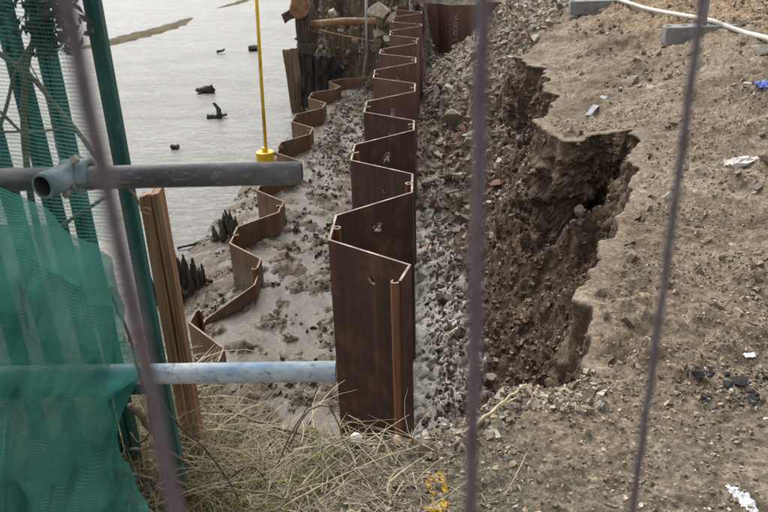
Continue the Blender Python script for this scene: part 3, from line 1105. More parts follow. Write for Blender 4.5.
cp = empty('scaffold_coupler', (-0.63, 1.48, 1.12))
tag(cp, 'pale blue grey scaffold coupler clamped to the upper dark tube', 'coupler')
o = bm_obj('clamp_band', pipe_bm((-0.028, 0.03, -0.009), (0.030, 0.03, -0.009), 0.033, 0.0255), ['coupler_grey', 'tube_inside', 'coupler_grey']); o.parent = cp
o = bm_obj('clamp_flange', pipe_bm((0.0, 0.03, -0.009), (0.006, 0.03, -0.009), 0.042, 0.0255), ['coupler_grey', 'tube_inside', 'coupler_grey']); o.parent = cp
o = bm_obj('clamp_socket', pipe_bm((-0.012, 0.02, -0.006), (-0.040, -0.050, -0.004), 0.027, 0.021), ['coupler_grey', 'tube_inside', 'coupler_grey']); o.parent = cp
bm = bmesh.new(); tube_bm(bm, [(0.012, 0.012, 0.028), (0.012, -0.006, 0.036)], 0.008, 6)
o = bm_obj('bolt', bm, 'tube_rim'); o.parent = cp
bm = bmesh.new(); tube_bm(bm, [(-0.01, -0.004, -0.03), (-0.012, -0.02, -0.036)], 0.008, 6)
o = bm_obj('bolt', bm, 'tube_rim'); o.parent = cp

# ------------------------------------------------------------------ GREEN PALISADE FENCE on the left
pf = empty('palisade_fence', (-0.7, 1.68, 0))
tag(pf, 'green painted steel palisade fence behind the netting at the left', 'fence')


def pale(x, y, w, z0, z1, lean=0.0, name='pale', d=0.016):
    bm = bmesh.new()
    prof = [(-w / 2, d * 0.2), (-w * 0.30, -d * 0.8), (-w * 0.12, -d * 0.8), (0, -d * 0.1), (w * 0.12, -d * 0.8), (w * 0.30, -d * 0.8), (w / 2, d * 0.2)]
    L, R = offset_poly(prof, 0.0035)
    for a in range(len(prof) - 1):
        lo = [L[a], L[a + 1], R[a + 1], R[a]]
        vs = [bm.verts.new((q.x, q.y, z0)) for q in lo] + [bm.verts.new((q.x + lean, q.y, z1)) for q in lo]
        for i in range(4):
            bm.faces.new((vs[i], vs[(i + 1) % 4], vs[4 + (i + 1) % 4], vs[4 + i]))
        bm.faces.new(vs[4:]); bm.faces.new(vs[:4][::-1])
    o = bm_obj(name, bm, 'green_paint')
    o.parent = pf
    o.location = (x + 0.7, y - 1.68, 0)
    return o


pale(-0.752, 1.68, 0.046, 0.05, 2.0, -0.045)
pale(-0.705, 1.68, 0.044, 0.05, 2.0, -0.01)
pale(-0.852, 1.68, 0.046, 0.05, 2.0, -0.03)
pale(-0.945, 1.68, 0.046, 0.05, 2.0, -0.01)
bm = bmesh.new(); box_bm(bm, (-0.586 + 0.7, -0.02, 1.02), (0.032, 0.03, 2.08)); o = bm_obj('post', bm, 'green_paint', bevel=0.003); o.parent = pf
bm = bmesh.new(); box_bm(bm, (-0.28, 0.012 + 0.006, 0.46), (0.76, 0.02, 0.045)); o = bm_obj('rail', bm, 'green_paint', bevel=0.003); o.parent = pf
bm = bmesh.new(); box_bm(bm, (-0.25, 0.012 + 0.006, 1.75), (0.85, 0.02, 0.045)); o = bm_obj('rail', bm, 'green_paint', bevel=0.003); o.parent = pf

# ------------------------------------------------------------------ TIMBER POST
tp = empty('timber_post', (-0.59, 1.83, 0))
tag(tp, 'orange brown split timber post standing in the dry grass under the tubes', 'post')
for nm, x, w, y in (('plank', -0.006, 0.026, 0.0), ('plank', 0.021, 0.024, 0.010)):
    bm = bmesh.new()
    vs = box_bm(bm, (x, y, 0.46), (w, 0.045, 1.0))
    for v in vs:
        if v.co.z > 0.9:
            v.co.z += random.uniform(-0.02, 0.01); v.co.x -= 0.004
    bmesh.ops.subdivide_edges(bm, edges=bm.edges, cuts=4, use_grid_fill=True)
    for v in bm.verts:
        v.co += Vector((random.uniform(-1, 1), random.uniform(-1, 1), 0)) * 0.0015
    o = bm_obj(nm, bm, 'timber', bevel=0.003); o.parent = tp


# ------------------------------------------------------------------ NETTING
def net_sheet(name, top, bottom, right, nu, nv, fold, mat, parent, seed):
    T = interp_curve(top, nu); B = interp_curve(bottom, nu); Rr = interp_curve(right, nv)
    V = np.zeros((nv, nu, 3)); UV = np.zeros((nv, nu, 2))
    for j in range(nv):
        v = j / (nv - 1)
        dl = Rr[j] - T[-1].lerp(B[-1], v)
        for i in range(nu):
            u = i / (nu - 1)
            p = T[i].lerp(B[i], v) + dl * (u ** 1.5)
            V[j, i] = p; UV[j, i] = (u, v)
    U_, V_ = np.meshgrid(np.linspace(0, 1, nu), np.linspace(0, 1, nv))
    env = 0.35 + 0.65 * np.sin(np.clip(V_, 0, 1) * PI) ** 0.6
    fo = fold * (np.sin(U_ * 17 + 3.0 * V_ + seed + 2 * fbm(U_, V_, 2.0, 2, off=seed)) * 0.6 + fbm(U_ * 2.5 + V_ * 0.8, V_ * 0.9, 2.4, 4, off=seed) * 1.2)
    sag = fold * 0.35 * np.sin(V_ * 14 + 4 * U_ + seed) * np.exp(-((V_ - 0.35) / 0.3) ** 2)
    w1 = U_ * 2.6 + V_ * 1.5 + 0.5 * fbm(U_, V_, 1.6, 2, off=seed + 60)
    crease = 1 - np.abs(((w1 * 2.2) % 1.0) * 2 - 1)
    w2 = U_ * 1.4 - V_ * 2.3 + 0.6 * fbm(U_, V_, 1.3, 2, off=seed + 70)
    crease2 = 1 - np.abs(((w2 * 1.7) % 1.0) * 2 - 1)
    cr = fbm(U_ * 1.3 + V_ * 0.5, V_ * 1.1, 2.6, 3, off=seed + 40)
    V[:, :, 1] += env * (fo + fold * (0.9 * crease ** 2 + 0.7 * crease2 ** 3)) + sag + fold * 0.8 * cr
    if fold > 0.02:
        V[:, :, 1] -= 0.085; V[:, :, 0] *= 0.945; V[:, :, 2] = 1.6 + (V[:, :, 2] - 1.6) * 0.95
    V[:, :, 2] += 0.3 * fold * fbm(U_, V_, 3, 2, off=seed + 5)
    V[:, :, 0] += 0.3 * fold * fbm(U_, V_, 3, 2, off=seed + 15)
    ii = np.arange(nu * nv).reshape(nv, nu)
    Fq = np.stack([ii[:-1, :-1], ii[:-1, 1:], ii[1:, 1:], ii[1:, :-1]], -1).reshape(-1, 4)
    me = np_mesh(name, V.reshape(-1, 3), Fq, True)
    uvl = me.uv_layers.new(name='UVMap')
    uvf = UV.reshape(-1, 2)[Fq.ravel()]
    uvl.data.foreach_set('uv', uvf.astype(np.float32).ravel())
    o = bpy.data.objects.new(name, me)
    COL.objects.link(o)
    me.materials.append(MAT[mat])
    o.parent = parent
    return o


net = empty('debris_netting', (0, 0, 0))
tag(net, 'torn green debris netting draped over the fence at the left', 'netting')
net_sheet('net_fold', [(-1.35, 1.42, 1.28), (-0.95, 1.40, 1.20), (-0.735, 1.40, 1.138), (-0.634, 1.40, 1.066), (-0.582, 1.40, 0.995)],
          [(-1.45, 1.36, 0.02), (-1.1, 1.34, 0.02), (-0.80, 1.34, 0.02), (-0.69, 1.38, 0.04)],
          [(-0.582, 1.40, 0.995), (-0.575, 1.40, 0.874), (-0.605, 1.405, 0.72), (-0.648, 1.40, 0.573), (-0.652, 1.40, 0.36), (-0.69, 1.38, 0.04)], 190, 190, 0.046, 'net_main', net, 1.0)
net_sheet('net_fold', [(-1.35, 1.50, 1.10), (-0.95, 1.49, 1.05), (-0.70, 1.48, 1.01), (-0.605, 1.47, 0.95)],
          [(-1.4, 1.45, 0.03), (-1.0, 1.44, 0.03), (-0.7, 1.45, 0.05), (-0.545, 1.45, 0.10)],
          [(-0.605, 1.47, 0.95), (-0.580, 1.465, 0.837), (-0.571, 1.465, 0.736), (-0.567, 1.465, 0.65), (-0.645, 1.47, 0.51), (-0.632, 1.47, 0.40), (-0.585, 1.46, 0.25), (-0.545, 1.45, 0.10)], 190, 190, 0.044, 'net_under', net, 4.0)
net_sheet('net_veil', [(-1.3, 1.60, 1.62), (-0.95, 1.59, 1.60), (-0.75, 1.58, 1.58), (-0.615, 1.58, 1.56)],
          [(-1.3, 1.55, 1.00), (-0.95, 1.55, 0.98), (-0.75, 1.55, 0.95), (-0.60, 1.55, 0.93)],
          [(-0.615, 1.58, 1.56), (-0.60, 1.575, 1.3), (-0.595, 1.56, 1.1), (-0.60, 1.55, 0.93)], 60, 60, 0.010, 'net_sheer', net, 8.0)


# ------------------------------------------------------------------ NEAR MESH FENCE (the three blurred wires)
mf = empty('mesh_fence', (0, 0.3, 0))
tag(mf, 'blurred grey wires of the mesh fence right before the camera', 'fence')
wires = [(-0.0790, 0.208), (0.0395, 0.294), (0.1545, 0.374)]
for i, (x, y) in enumerate(wires):
    bm = bmesh.new()
    rr = (0.0029, 0.0032, 0.0024)[i]
    pts = [(x + (0.022 * (1.52 - z) if i == 0 else 0) + random.uniform(-1, 1) * 0.0006, y - 0.3, z) for z in np.linspace(0.1, 2.0, 90)]
    tube_bm(bm, pts, [rr * random.uniform(0.92, 1.08) for _ in pts], 10)
    o = bm_obj('wire', bm, 'wire_grey', smooth=True)
    o.parent = mf
dirv = Vector((0.118, 0.082, 0)).normalized()
for z in (0.1, 2.0):
    bm = bmesh.new()
    a = Vector((0.0395, -0.006, z)); tube_bm(bm, [a - dirv * 0.22, a + dirv * 0.22], 0.008, 10)
    o = bm_obj('frame_tube', bm, 'wire_grey', smooth=True); o.parent = mf

# ------------------------------------------------------------------ YELLOW POLE
yp = empty('yellow_pole', (-1.51, 9.6, -1.62))
tag(yp, 'thin yellow marker pole in a yellow base at the water edge', 'pole')
bm = bmesh.new(); tube_bm(bm, [(0.008, 0, 0.1), (0.05, 0, 1.4), (0.12, 0, 3.1)], 0.022, 10); o = bm_obj('pole', bm, 'yellow_paint', smooth=True); o.parent = yp
bm = bmesh.new()
tube_bm(bm, [(0, 0, -0.1), (0, 0, 0.345)], [0.112, 0.118], 24)
o = bm_obj('base', bm, 'yellow_paint', bevel=0.008); o.parent = yp
bm = bmesh.new(); tube_bm(bm, [(0.004, 0, 0.345), (0.006, 0, 0.40)], 0.04, 12); o = bm_obj('collar', bm, 'yellow_paint'); o.parent = yp


# ------------------------------------------------------------------ FAR LEFT BANK: old timbers, pipes, rocks
def rough_box(name, c, size, mat, rot=(0, 0, 0), amp=0.02, cuts=5, parent=None, top_ragged=0.0):
    bm = bmesh.new()
    M = (Matrix.Rotation(rot[2], 3, 'Z') @ Matrix.Rotation(rot[1], 3, 'Y') @ Matrix.Rotation(rot[0], 3, 'X'))
    box_bm(bm, (0, 0, 0), size)
    bmesh.ops.subdivide_edges(bm, edges=bm.edges, cuts=cuts, use_grid_fill=True)
    for v in bm.verts:
        if top_ragged and v.co.z > size[2] / 2 - 1e-5:
            v.co.z += random.uniform(-top_ragged, top_ragged * 0.4)
        v.co += Vector([random.uniform(-amp, amp) for _ in range(3)])
        v.co = M @ v.co
    o = bm_obj(name, bm, mat)
    o.location = c
    if parent is not None: o.parent = parent
    return o


op = empty('old_post', (-1.22, 13.15, -1.3))
tag(op, 'dark rotten timber post at the far bank with a rusty bracket', 'post')
o = rough_box('post', (0, 0, 0.85), (0.22, 0.24, 1.5), 'old_timber', amp=0.012); o.parent = op
bm = bmesh.new(); tube_bm(bm, [(-0.03, -0.13, 1.42), (-0.02, -0.20, 1.42)], [0.17, 0.16], 14, wob=0.12); o = bm_obj('bracket_disc', bm, 'rust_pipe'); o.parent = op
o = rough_box('bracket_arm', (-0.19, -0.12, 1.30), (0.26, 0.06, 0.14), 'twig_dark', rot=(0, -0.5, 0), amp=0.015, cuts=2); o.parent = op
o = rough_box('collar_board', (0.06, -0.14, 0.75), (0.25, 0.05, 0.16), 'old_timber', amp=0.01, cuts=2); o.parent = op
o = rough_box('leaning_plank', (-1.42, 13.0, -1.12), (0.24, 0.06, 1.15), 'plank_brown', rot=(0.05, -0.07, 0.2), amp=0.008, top_ragged=0.06)
tag(o, 'brown plank standing upright at the water edge beside the old post', 'plank')

# black fabric hanging on the bank face
V = []
nu, nv = 40, 40
for j in range(nv):
    for i in range(nu):
        u, v = i / (nu - 1), j / (nv - 1)
        V.append((-1.30 + 0.62 * u + 0.10 * v * (u - .3), 13.05 - 0.30 * v + 0.35 * u, -0.62 - 0.85 * v - 0.12 * u))
V = np.array(V)
V[:, 1] += 0.10 * fbm(V[:, 0] * 2.5, V[:, 2] * 0.8, 3.0, 4)
V[:, 2] += 0.06 * fbm(V[:, 0], V[:, 2], 4.0, 3, off=3)
ii = np.arange(nu * nv).reshape(nv, nu)
Fq = np.stack([ii[:-1, :-1], ii[:-1, 1:], ii[1:, 1:], ii[1:, :-1]], -1).reshape(-1, 4)
o = mesh_obj('geotextile_sheet', np_mesh('geotextile_sheet', V, Fq, True), None, ['black_fabric'])
md = o.modifiers.new('thick', 'SOLIDIFY'); md.thickness = 0.012
tag(o, 'black geotextile sheet hanging down the far bank beside the plank', 'fabric sheet')

bm = bmesh.new(); tube_bm(bm, [(-1.08, 13.1, -0.17), (-0.55, 13.12, -0.14), (0.0, 13.15, -0.16)], [0.062, 0.064, 0.06], 14)
o = bm_obj('rusty_pipe', bm, 'rust_pipe', smooth=True); tag(o, 'thick rusty pipe lying across the far bank from the old post', 'pipe')
bm = bmesh.new(); tube_bm(bm, [(-0.172, 13.0, -0.75), (-0.16, 13.0, -0.1), (-0.13, 13.0, 0.6)], 0.022, 8)
o = bm_obj('steel_rod', bm, 'galvanised', smooth=True); tag(o, 'thin upright grey steel rod standing on the far bank', 'rod')
bm = bmesh.new(); tube_bm(bm, [(-0.95, 13.15, -0.28), (-0.3, 13.1, -0.43), (0.16, 13.05, -0.52)], 0.016, 7)
o = bm_obj('thin_bar', bm, 'rust_pipe', smooth=True); tag(o, 'thin rusty bar lying slanted below the thick rusty pipe', 'bar')


# ------------------------------------------------------------------ STONES
def rock_mesh(name, seed, sub=2, flat=0.7):
    r = random.Random(seed)
    bm = bmesh.new()
    bmesh.ops.create_icosphere(bm, subdivisions=sub, radius=1.0)
    pl = []
    for _ in range(10):
        n = Vector((r.gauss(0, 1), r.gauss(0, 1), r.gauss(0, 1))).normalized()
        pl.append((n, r.uniform(0.30, 0.66)))
    for v in bm.verts:
        for _ in range(3):
            for n, d in pl:
                h = v.co.dot(n) - d
                if h > 0: v.co -= n * h
        v.co *= r.uniform(0.97, 1.03)
        v.co.z *= flat
        v.co.x *= 1.15
    me = bpy.data.meshes.new(name)
    bm.to_mesh(me)
    bm.free()
    return me


ROCKS = [rock_mesh('stone', 100 + i, 2, 0.6 + 0.05 * (i % 4)) for i in range(9)]
for me in ROCKS: me.materials.append(MAT['stone'])
_mats = {}


def stone(x, y, r, z=None, mesh=None, name='stone', parent=ground, sink=0.35, rot=None):
    me = ROCKS[random.randrange(len(ROCKS))] if mesh is None else mesh
    o = bpy.data.objects.new(name, me)
    COL.objects.link(o)
    zz = (zat(x, y) if z is None else z)
    o.location = (x, y, zz + r * (0.62 - sink))
    o.rotation_euler = rot or (random.uniform(-0.5, 0.5), random.uniform(-0.5, 0.5), random.uniform(0, 6.3))
    o.scale = (r * random.uniform(0.8, 1.2), r * random.uniform(0.8, 1.2), r * random.uniform(0.75, 1.1))
    if parent is not None: o.parent = parent
    return o


# bigger stones in the trench, on the rubble slope, on the mound: candidates by zone
def scatter(n, x0, x1, y0, y1, cond, rmin, rmax, power=2.2):
    cnt = 0
    tries = 0
    pts = []
    while cnt < n and tries < 40:
        tries += 1
        xs = rng.uniform(x0, x1, 400)
        ys = y0 + (y1 - y0) * rng.random(400) ** 1.2
        z, m = zarr(xs, ys)
        ok = cond(xs, ys, z, m)
        for x, y in zip(xs[ok], ys[ok]):
            r = rmin + (rmax - rmin) * random.random() ** power
            if any((x - a) ** 2 + (y - b) ** 2 < (0.75 * (r + q)) ** 2 for a, b, q in pts): continue
            pts.append((x, y, r)); cnt += 1
            if cnt >= n: break
    return pts


bigs = []
bigs += scatter(110, 0.3, 2.8, 6.6, 13.4, lambda x, y, z, m: (m['sd'] > 0.05) & (x - x_main(y) > 0.26), 0.04, 0.12)
bigs += scatter(40, 0.25, 1.5, 2.9, 7.0, lambda x, y, z, m: (m['sd'] > 0.25) & (x - x_main(y) > 0.27), 0.028, 0.075)
bigs += scatter(34, 1.4, 3.6, 2.4, 6.5, lambda x, y, z, m: (m['sd'] < -0.08) & (x > 1.2 + 0.2 * y) & (fbm(x, y, 1.1, 2, off=61) > 0.08), 0.02, 0.075)
bigs += scatter(26, 1.5, 4.2, 5.5, 9.5, lambda x, y, z, m: (m['sd'] < -0.08) & (fbm(x, y, 1.1, 2, off=61) > 0.0), 0.025, 0.08)
for x, y, r in bigs:
    stone(float(x), float(y), float(r))
for x, y, r in [(0.93, 8.9, 0.22), (0.85, 9.9, 0.15), (0.78, 7.2, 0.12), (1.0, 10.6, 0.14)]:
    stone(x, y, r)

pale_rocks = [rock_mesh('boulder', 300 + i, 3, 0.75) for i in range(3)]
for me in pale_rocks: me.materials.append(MAT['pale_rock'])
for i, (x, y, z, r) in enumerate([(-0.72, 13.3, -0.02, 0.14), (0.10, 13.35, -0.05, 0.22), (0.27, 13.2, -0.15, 0.18), (0.02, 13.3, -0.38, 0.16), (0.20, 13.1, -0.45, 0.13), (-0.36, 13.1, -0.45, 0.10), (-0.6, 13.1, -0.28, 0.08), (-0.15, 13.35, -0.2, 0.12)]):
    stone(x, y, r, z=z - 0.25 * r, mesh=pale_rocks[i % 3], name='boulder')

# named small things in the foreground
def one_rock(name, x, y, r, mat, label, cat, seed, z=None, sub=3, flat=0.8, lift=0.0):
    me = rock_mesh(name, seed, sub, flat)
    me.materials.append(MAT[mat])
    for p in me.polygons: p.use_smooth = sub >= 3
    o = bpy.data.objects.new(name, me); COL.objects.link(o)
    o.location = (x, y, (zat(x, y) if z is None else z) + r * 0.45 + lift)
    o.scale = (r, r, r)
    tag(o, label, cat)
    return o


# round pale pebble with ribs and the others by the foot of the nearest pile
bm = bmesh.new()
bmesh.ops.create_uvsphere(bm, u_segments=36, v_segments=18, radius=1.0)
for v in bm.verts:
    a = math.atan2(v.co.y, v.co.x)
    kk = 1 + 0.05 * math.cos(a * 9) * (1 - v.co.z ** 2)
    v.co.x *= kk; v.co.y *= kk
    v.co.z = v.co.z * 1.02 + (0.12 * math.exp(-(v.co.x ** 2 + v.co.y ** 2) / 0.05) if v.co.z > 0 else 0)
o = bm_obj('round_pebble', bm, 'white_stone', smooth=True)
o.location = (-0.112, 2.0, zat(-0.112, 2.0) + 0.018); o.scale = (0.021, 0.021, 0.021); o.rotation_euler = (0.5, 0.3, 0)
tag(o, 'round ribbed white pebble lying at the foot of the nearest sheet pile', 'stone')
one_rock('pink_pebble', 0.022, 2.0, 0.021, 'pink_stone', 'small pale pink stone lying at the foot of the nearest sheet pile', 'stone', 401)
one_rock('brick_pebble', 0.062, 1.985, 0.014, 'rust_pipe', 'small orange brick chip right beside the pink stone', 'brick chip', 402)
one_rock('yellow_pebble', 0.46, 2.42, 0.022, 'pale_rock', 'small yellowish stone at the near lip of the trench', 'stone', 403, lift=0.0)
one_rock('pink_scrap', 0.885, 4.2, 0.02, 'plastic_pink', 'small pinkish red scrap on the dark trench floor', 'scrap', 404)
for i, (x, y, r, w) in enumerate([(1.115, 2.28, 0.035, 'dark tarry lump at the foot of the sandy mound, biggest of the dark lumps'), (1.20, 2.235, 0.026, 'dark tarry lump in the gravel, just right of the biggest dark lump'), (1.27, 2.27, 0.030, 'dark tarry lump near the right edge, higher of the two there'), (1.255, 2.17, 0.024, 'dark tarry lump near the right edge, lower of the two there')]):
    one_rock('tarry_lump', x, y, r, 'tar', w, 'lump', 420 + i, sub=2, flat=0.6)['group'] = 'dark tarry lumps in the gravel'


def scrap(name, x, y, pts, mat, label, cat, z=None, th=0.004):
    """crumpled little sheet with thickness"""
    bm = bmesh.new()
    n = 7
    L = [Vector(p) for p in pts]
    grid = [[bm.verts.new(L[0].lerp(L[1], i / n).lerp(L[3].lerp(L[2], i / n), j / n) + Vector((random.uniform(-1, 1), random.uniform(-1, 1), random.uniform(-0.3, 1.4))) * (L[1] - L[0]).length * 0.05) for i in range(n + 1)] for j in range(n + 1)]
    for j in range(n):
        for i in range(n):
            bm.faces.new((grid[j][i], grid[j][i + 1], grid[j + 1][i + 1], grid[j + 1][i]))
    o = bm_obj(name, bm, mat)
    o.location = (x, y, (zat(x, y) if z is None else z) + 0.006)
    md = o.modifiers.new('t', 'SOLIDIFY'); md.thickness = th
    tag(o, label, cat)
    return o


scrap('plastic_strip', 1.63, 5.66, [(-0.13, -0.20, -0.01), (-0.09, -0.21, -0.01), (0.15, 0.20, 0.025), (0.11, 0.24, 0.025)], 'plastic_grey', 'grey torn plastic strip lying on the sandy slope above the trench', 'plastic strip')
scrap('plastic_scrap', 1.40, 7.0, [(-0.09, -0.08, 0), (0.08, -0.1, 0.02), (0.10, 0.10, 0.05), (-0.07, 0.08, 0.02)], 'plastic_grey', 'crumpled grey plastic scrap at the cliff foot inside the trench', 'plastic scrap')
scrap('white_scrap', 1.355, 2.41, [(-0.02, -0.01, 0), (0.02, -0.012, 0), (0.022, 0.01, 0.004), (-0.02, 0.012, 0.002)], 'plastic_white', 'small white scrap lying on the sandy mound near the right edge', 'scrap')
scrap('white_shard', 1.99, 3.98, [(-0.10, -0.03, 0), (0.10, 0.0, 0.02), (0.09, 0.05, 0.03), (-0.10, 0.03, 0.02)], 'white_stone', 'pale flat slab lying on the stony mound', 'slab', th=0.02)
scrap('blue_scrap', 2.50, 4.88, [(-0.06, -0.04, 0), (0.06, -0.04, 0), (0.06, 0.05, 0.03), (-0.06, 0.04, 0.02)], 'plastic_blue', 'small blue plastic scrap on the mound at the right edge', 'plastic scrap')


# ------------------------------------------------------------------ loose material too fine to count
CUB_V = np.array([(a, b, c) for c in (-1, 1) for a, b in ((-1, -1), (1, -1), (1, 1), (-1, 1))], float) * 0.72
CUB_F = np.array([(3, 2, 1, 0), (4, 5, 6, 7), (0, 1, 5, 4), (1, 2, 6, 5), (2, 3, 7, 6), (3, 0, 4, 7)])


def chips(name, x, y, r, colors, label, cat, sink=0.42, flat=(0.4, 0.85), z=None, gain=1.0):
    n = len(x)
    if z is None:
        z, _ = zarr(x, y)
    sc = np.stack([r * rng.uniform(0.8, 1.4, n), r * rng.uniform(0.6, 1.0, n), r * rng.uniform(*flat, n)], -1)
    base = CUB_V[None] * (1 + rng.uniform(-0.42, 0.25, (n, 8, 3)))
    base[:, 4:, :2] *= rng.uniform(0.4, 1.0, (n, 1, 2))
    base[:, 4:, :2] += rng.uniform(-0.35, 0.35, (n, 1, 2))
    P = base * sc[:, None, :]
    q = rng.normal(size=(n, 4)); q[:, 1:3] *= 0.8; q /= np.linalg.norm(q, axis=1)[:, None]
    w_, a, b, c = q.T
    R = np.stack([np.stack([1 - 2 * (b * b + c * c), 2 * (a * b - c * w_), 2 * (a * c + b * w_)], -1),
                  np.stack([2 * (a * b + c * w_), 1 - 2 * (a * a + c * c), 2 * (b * c - a * w_)], -1),
                  np.stack([2 * (a * c - b * w_), 2 * (b * c + a * w_), 1 - 2 * (a * a + b * b)], -1)], 1)
    P = np.einsum('nij,nkj->nki', R, P)
    P += np.stack([x, y, z + r * (0.55 - sink)], -1)[:, None, :]
    Fa = (CUB_F[None] + (np.arange(n) * 8)[:, None, None]).reshape(-1, 4)
    me = np_mesh(name, P.reshape(-1, 3), Fa)
    ci = rng.integers(0, len(colors), n)
    C = np.array(colors)[ci] * rng.uniform(0.72, 1.3, (n, 1)) * gain
    vcol(me, np.repeat(C, 8, axis=0))
    o = mesh_obj(name, me, None, ['chips'])
    tag(o, label, cat, kind='stuff')
    return o


def sample(n, x0, x1, y0, y1, dens, ypow=1.6):
    X, Y = [], []
    tot = 0
    for _ in range(60):
        x = rng.uniform(x0, x1, n); y = y0 + (y1 - y0) * rng.random(n) ** ypow
        z, m = zarr(x, y)
        ok = rng.random(n) < dens(x, y, z, m)
        X.append(x[ok]); Y.append(y[ok]); tot += ok.sum()
        if tot >= n: break
    return np.concatenate(X)[:n], np.concatenate(Y)[:n]


BROWN = [(0.12, 0.085, 0.058), (0.165, 0.122, 0.087), (0.078, 0.054, 0.037), (0.23, 0.185, 0.14), (0.10, 0.07, 0.048)]
GREYS = [(0.20, 0.175, 0.14), (0.26, 0.23, 0.19), (0.16, 0.138, 0.112), (0.33, 0.30, 0.255), (0.17, 0.145, 0.115), (0.21, 0.18, 0.145), (0.15, 0.13, 0.105), (0.24, 0.20, 0.155), (0.21, 0.125, 0.09)]
SANDY = [(0.25, 0.20, 0.14), (0.32, 0.265, 0.195), (0.20, 0.155, 0.11), (0.40, 0.36, 0.30), (0.16, 0.125, 0.09)]
MUDDY = [(0.088, 0.070, 0.052), (0.11, 0.09, 0.068), (0.07, 0.056, 0.042), (0.13, 0.108, 0.083)]

x, y = sample(12000, 0.15, 1.9, 2.6, 9.0, lambda x, y, z, m: ((m['sd'] > 0.1) & (x - x_main(y) > 0.3)) * (0.04 + 0.96 * m['fresh']))
chips('trench_crumbs', x, y, 0.005 + 0.024 * rng.random(len(x)) ** 4, BROWN, 'loose dark soil crumbs and grit on the trench floor', 'soil')
x, y = sample(11000, 0.2, 3.6, 5.2, 13.8, lambda x, y, z, m: ((m['sd'] > 0.03) & (x - x_main(y) > 0.235)) * (0.1 + 0.9 * sst(5.5, 8.0, y)), 1.0)
chips('rubble', x, y, 0.010 + 0.060 * rng.random(len(x)) ** 3.2, GREYS, 'grey broken rubble covering the far end of the trench', 'rubble', gain=1.2)
q = FACE[rng.integers(0, len(FACE), 2600)]
chips('face_clods', q[:, 0], q[:, 1], 0.003 + 0.026 * rng.random(len(q)) ** 4, BROWN[:3] + BROWN[4:], 'soil clods sticking out of the cut faces of the trench', 'soil', sink=0.55, z=q[:, 2])
x, y = sample(350, 0.15, 0.75, 2.4, 7.0, lambda x, y, z, m: ((m['sd'] > 0.15) & (x - x_main(y) > 0.235) & (x - x_main(y) < 0.55)) * (1.0 - 0.9 * m['lime']))
chips('mud_clods', x, y, 0.006 + 0.030 * rng.random(len(x)) ** 3, MUDDY + GREYS[:2], 'mud clods and grit beside the tall sheet piles', 'soil')
x, y = sample(1700, -1.15, 0.5, 2.6, 12.8, lambda x, y, z, m: ((m['mud'] > 0.5) & (x - x_low(y) > 0.24) & (x - x_main(y) < -0.24)) * (1 - 0.93 * m['wet']) * (0.15 + 0.85 * (fbm(x, y, 2.5, 2, off=12) > 0.02)))
chips('mud_clods', x, y, 0.006 + 0.032 * rng.random(len(x)) ** 2.5, MUDDY, 'dark trampled mud clods between the two sheet pile rows', 'soil', flat=(0.35, 0.6))
x, y = sample(1500, -1.0, 0.6, 7.5, 13.0, lambda x, y, z, m: ((m['mud'] > 0.5) & (x - x_low(y) > 0.2) & (x - x_main(y) < -0.24)) * sst(7.5, 10.0, y), 1.0)
chips('strip_rubble', x, y, 0.008 + 0.034 * rng.random(len(x)) ** 2.5, GREYS[:8], 'small rubble at the far end between the two sheet pile rows', 'rubble', gain=0.8)
x, y = sample(16000, 0.7, 2.6, 2.2, 5.5, lambda x, y, z, m: (m['sd'] < -0.03) * (0.25 + 0.75 * (fbm(x, y, 2.2, 3, off=44) > 0.0)), 1.3)
chips('mound_crumbs', x, y, 0.002 + 0.009 * rng.random(len(x)) ** 4, SANDY + GREYS[:3] + BROWN[:2], 'fine crumbs of earth on the near face of the mound', 'grit')
x, y = sample(11000, 0.5, 5.0, 2.2, 12.0, lambda x, y, z, m: (m['sd'] < -0.02) * (0.05 + 0.95 * (fbm(x, y, 1.6, 3, off=4) > 0.12)) * (0.35 + 0.65 * sst(1.5, 3.0, x)))
chips('mound_grit', x, y, 0.004 + 0.030 * rng.random(len(x)) ** 5, SANDY, 'loose stones and grit on the sandy mound', 'grit')
x, y = sample(9000, -0.2, 1.7, 1.5, 2.5, lambda x, y, z, m: (m['sd'] < 0.0) * (0.35 + 0.65 * (fbm(x, y, 5, 3, off=9) > 0.0)), 1.0)
chips('near_gravel', x, y, 0.0016 + 0.011 * rng.random(len(x)) ** 6, SANDY + GREYS[:2], 'fine gravel on the near edge of the bank', 'gravel')
x, y = sample(1500, 0.1, 0.75, 1.8, 2.35, lambda x, y, z, m: ((m['sd'] < 0.02) & (m['sd'] > -0.14)) * 1.0, 1.0)
chips('edge_stones', x, y, 0.004 + 0.018 * rng.random(len(x)) ** 2.5, SANDY + GREYS[:4], 'small stones along the near lip of the trench', 'gravel')
x, y = sample(420, 1.08, 1.6, 2.12, 2.36, lambda x, y, z, m: (fbm(x, y, 9, 3, off=2) > 0.05) * 1.0, 1.0)
chips('tar_crumbs', x, y, 0.002 + 0.014 * rng.random(len(x)) ** 3, [(0.03, 0.03, 0.032), (0.065, 0.063, 0.06), (0.13, 0.12, 0.105), (0.02, 0.02, 0.021)], 'black tarry crumbs at the foot of the mound', 'crumbs')
x, y = sample(2500, -1.5, 0.7, 12.9, 15.5, lambda x, y, z, m: (z > -1.15) * 1.0, 1.0)
chips('bank_rubble', x, y, 0.012 + 0.06 * rng.random(len(x)) ** 3, GREYS + BROWN, 'stones and earth on the far left bank', 'rubble')
x, y = sample(900, -2.2, -1.2, 4.5, 10.5, lambda x, y, z, m: ((x < x_low(y) - 0.22) & (z > -1.62)) * (fbm(x, y, 3, 2, off=22) > 0.1), 1.0)
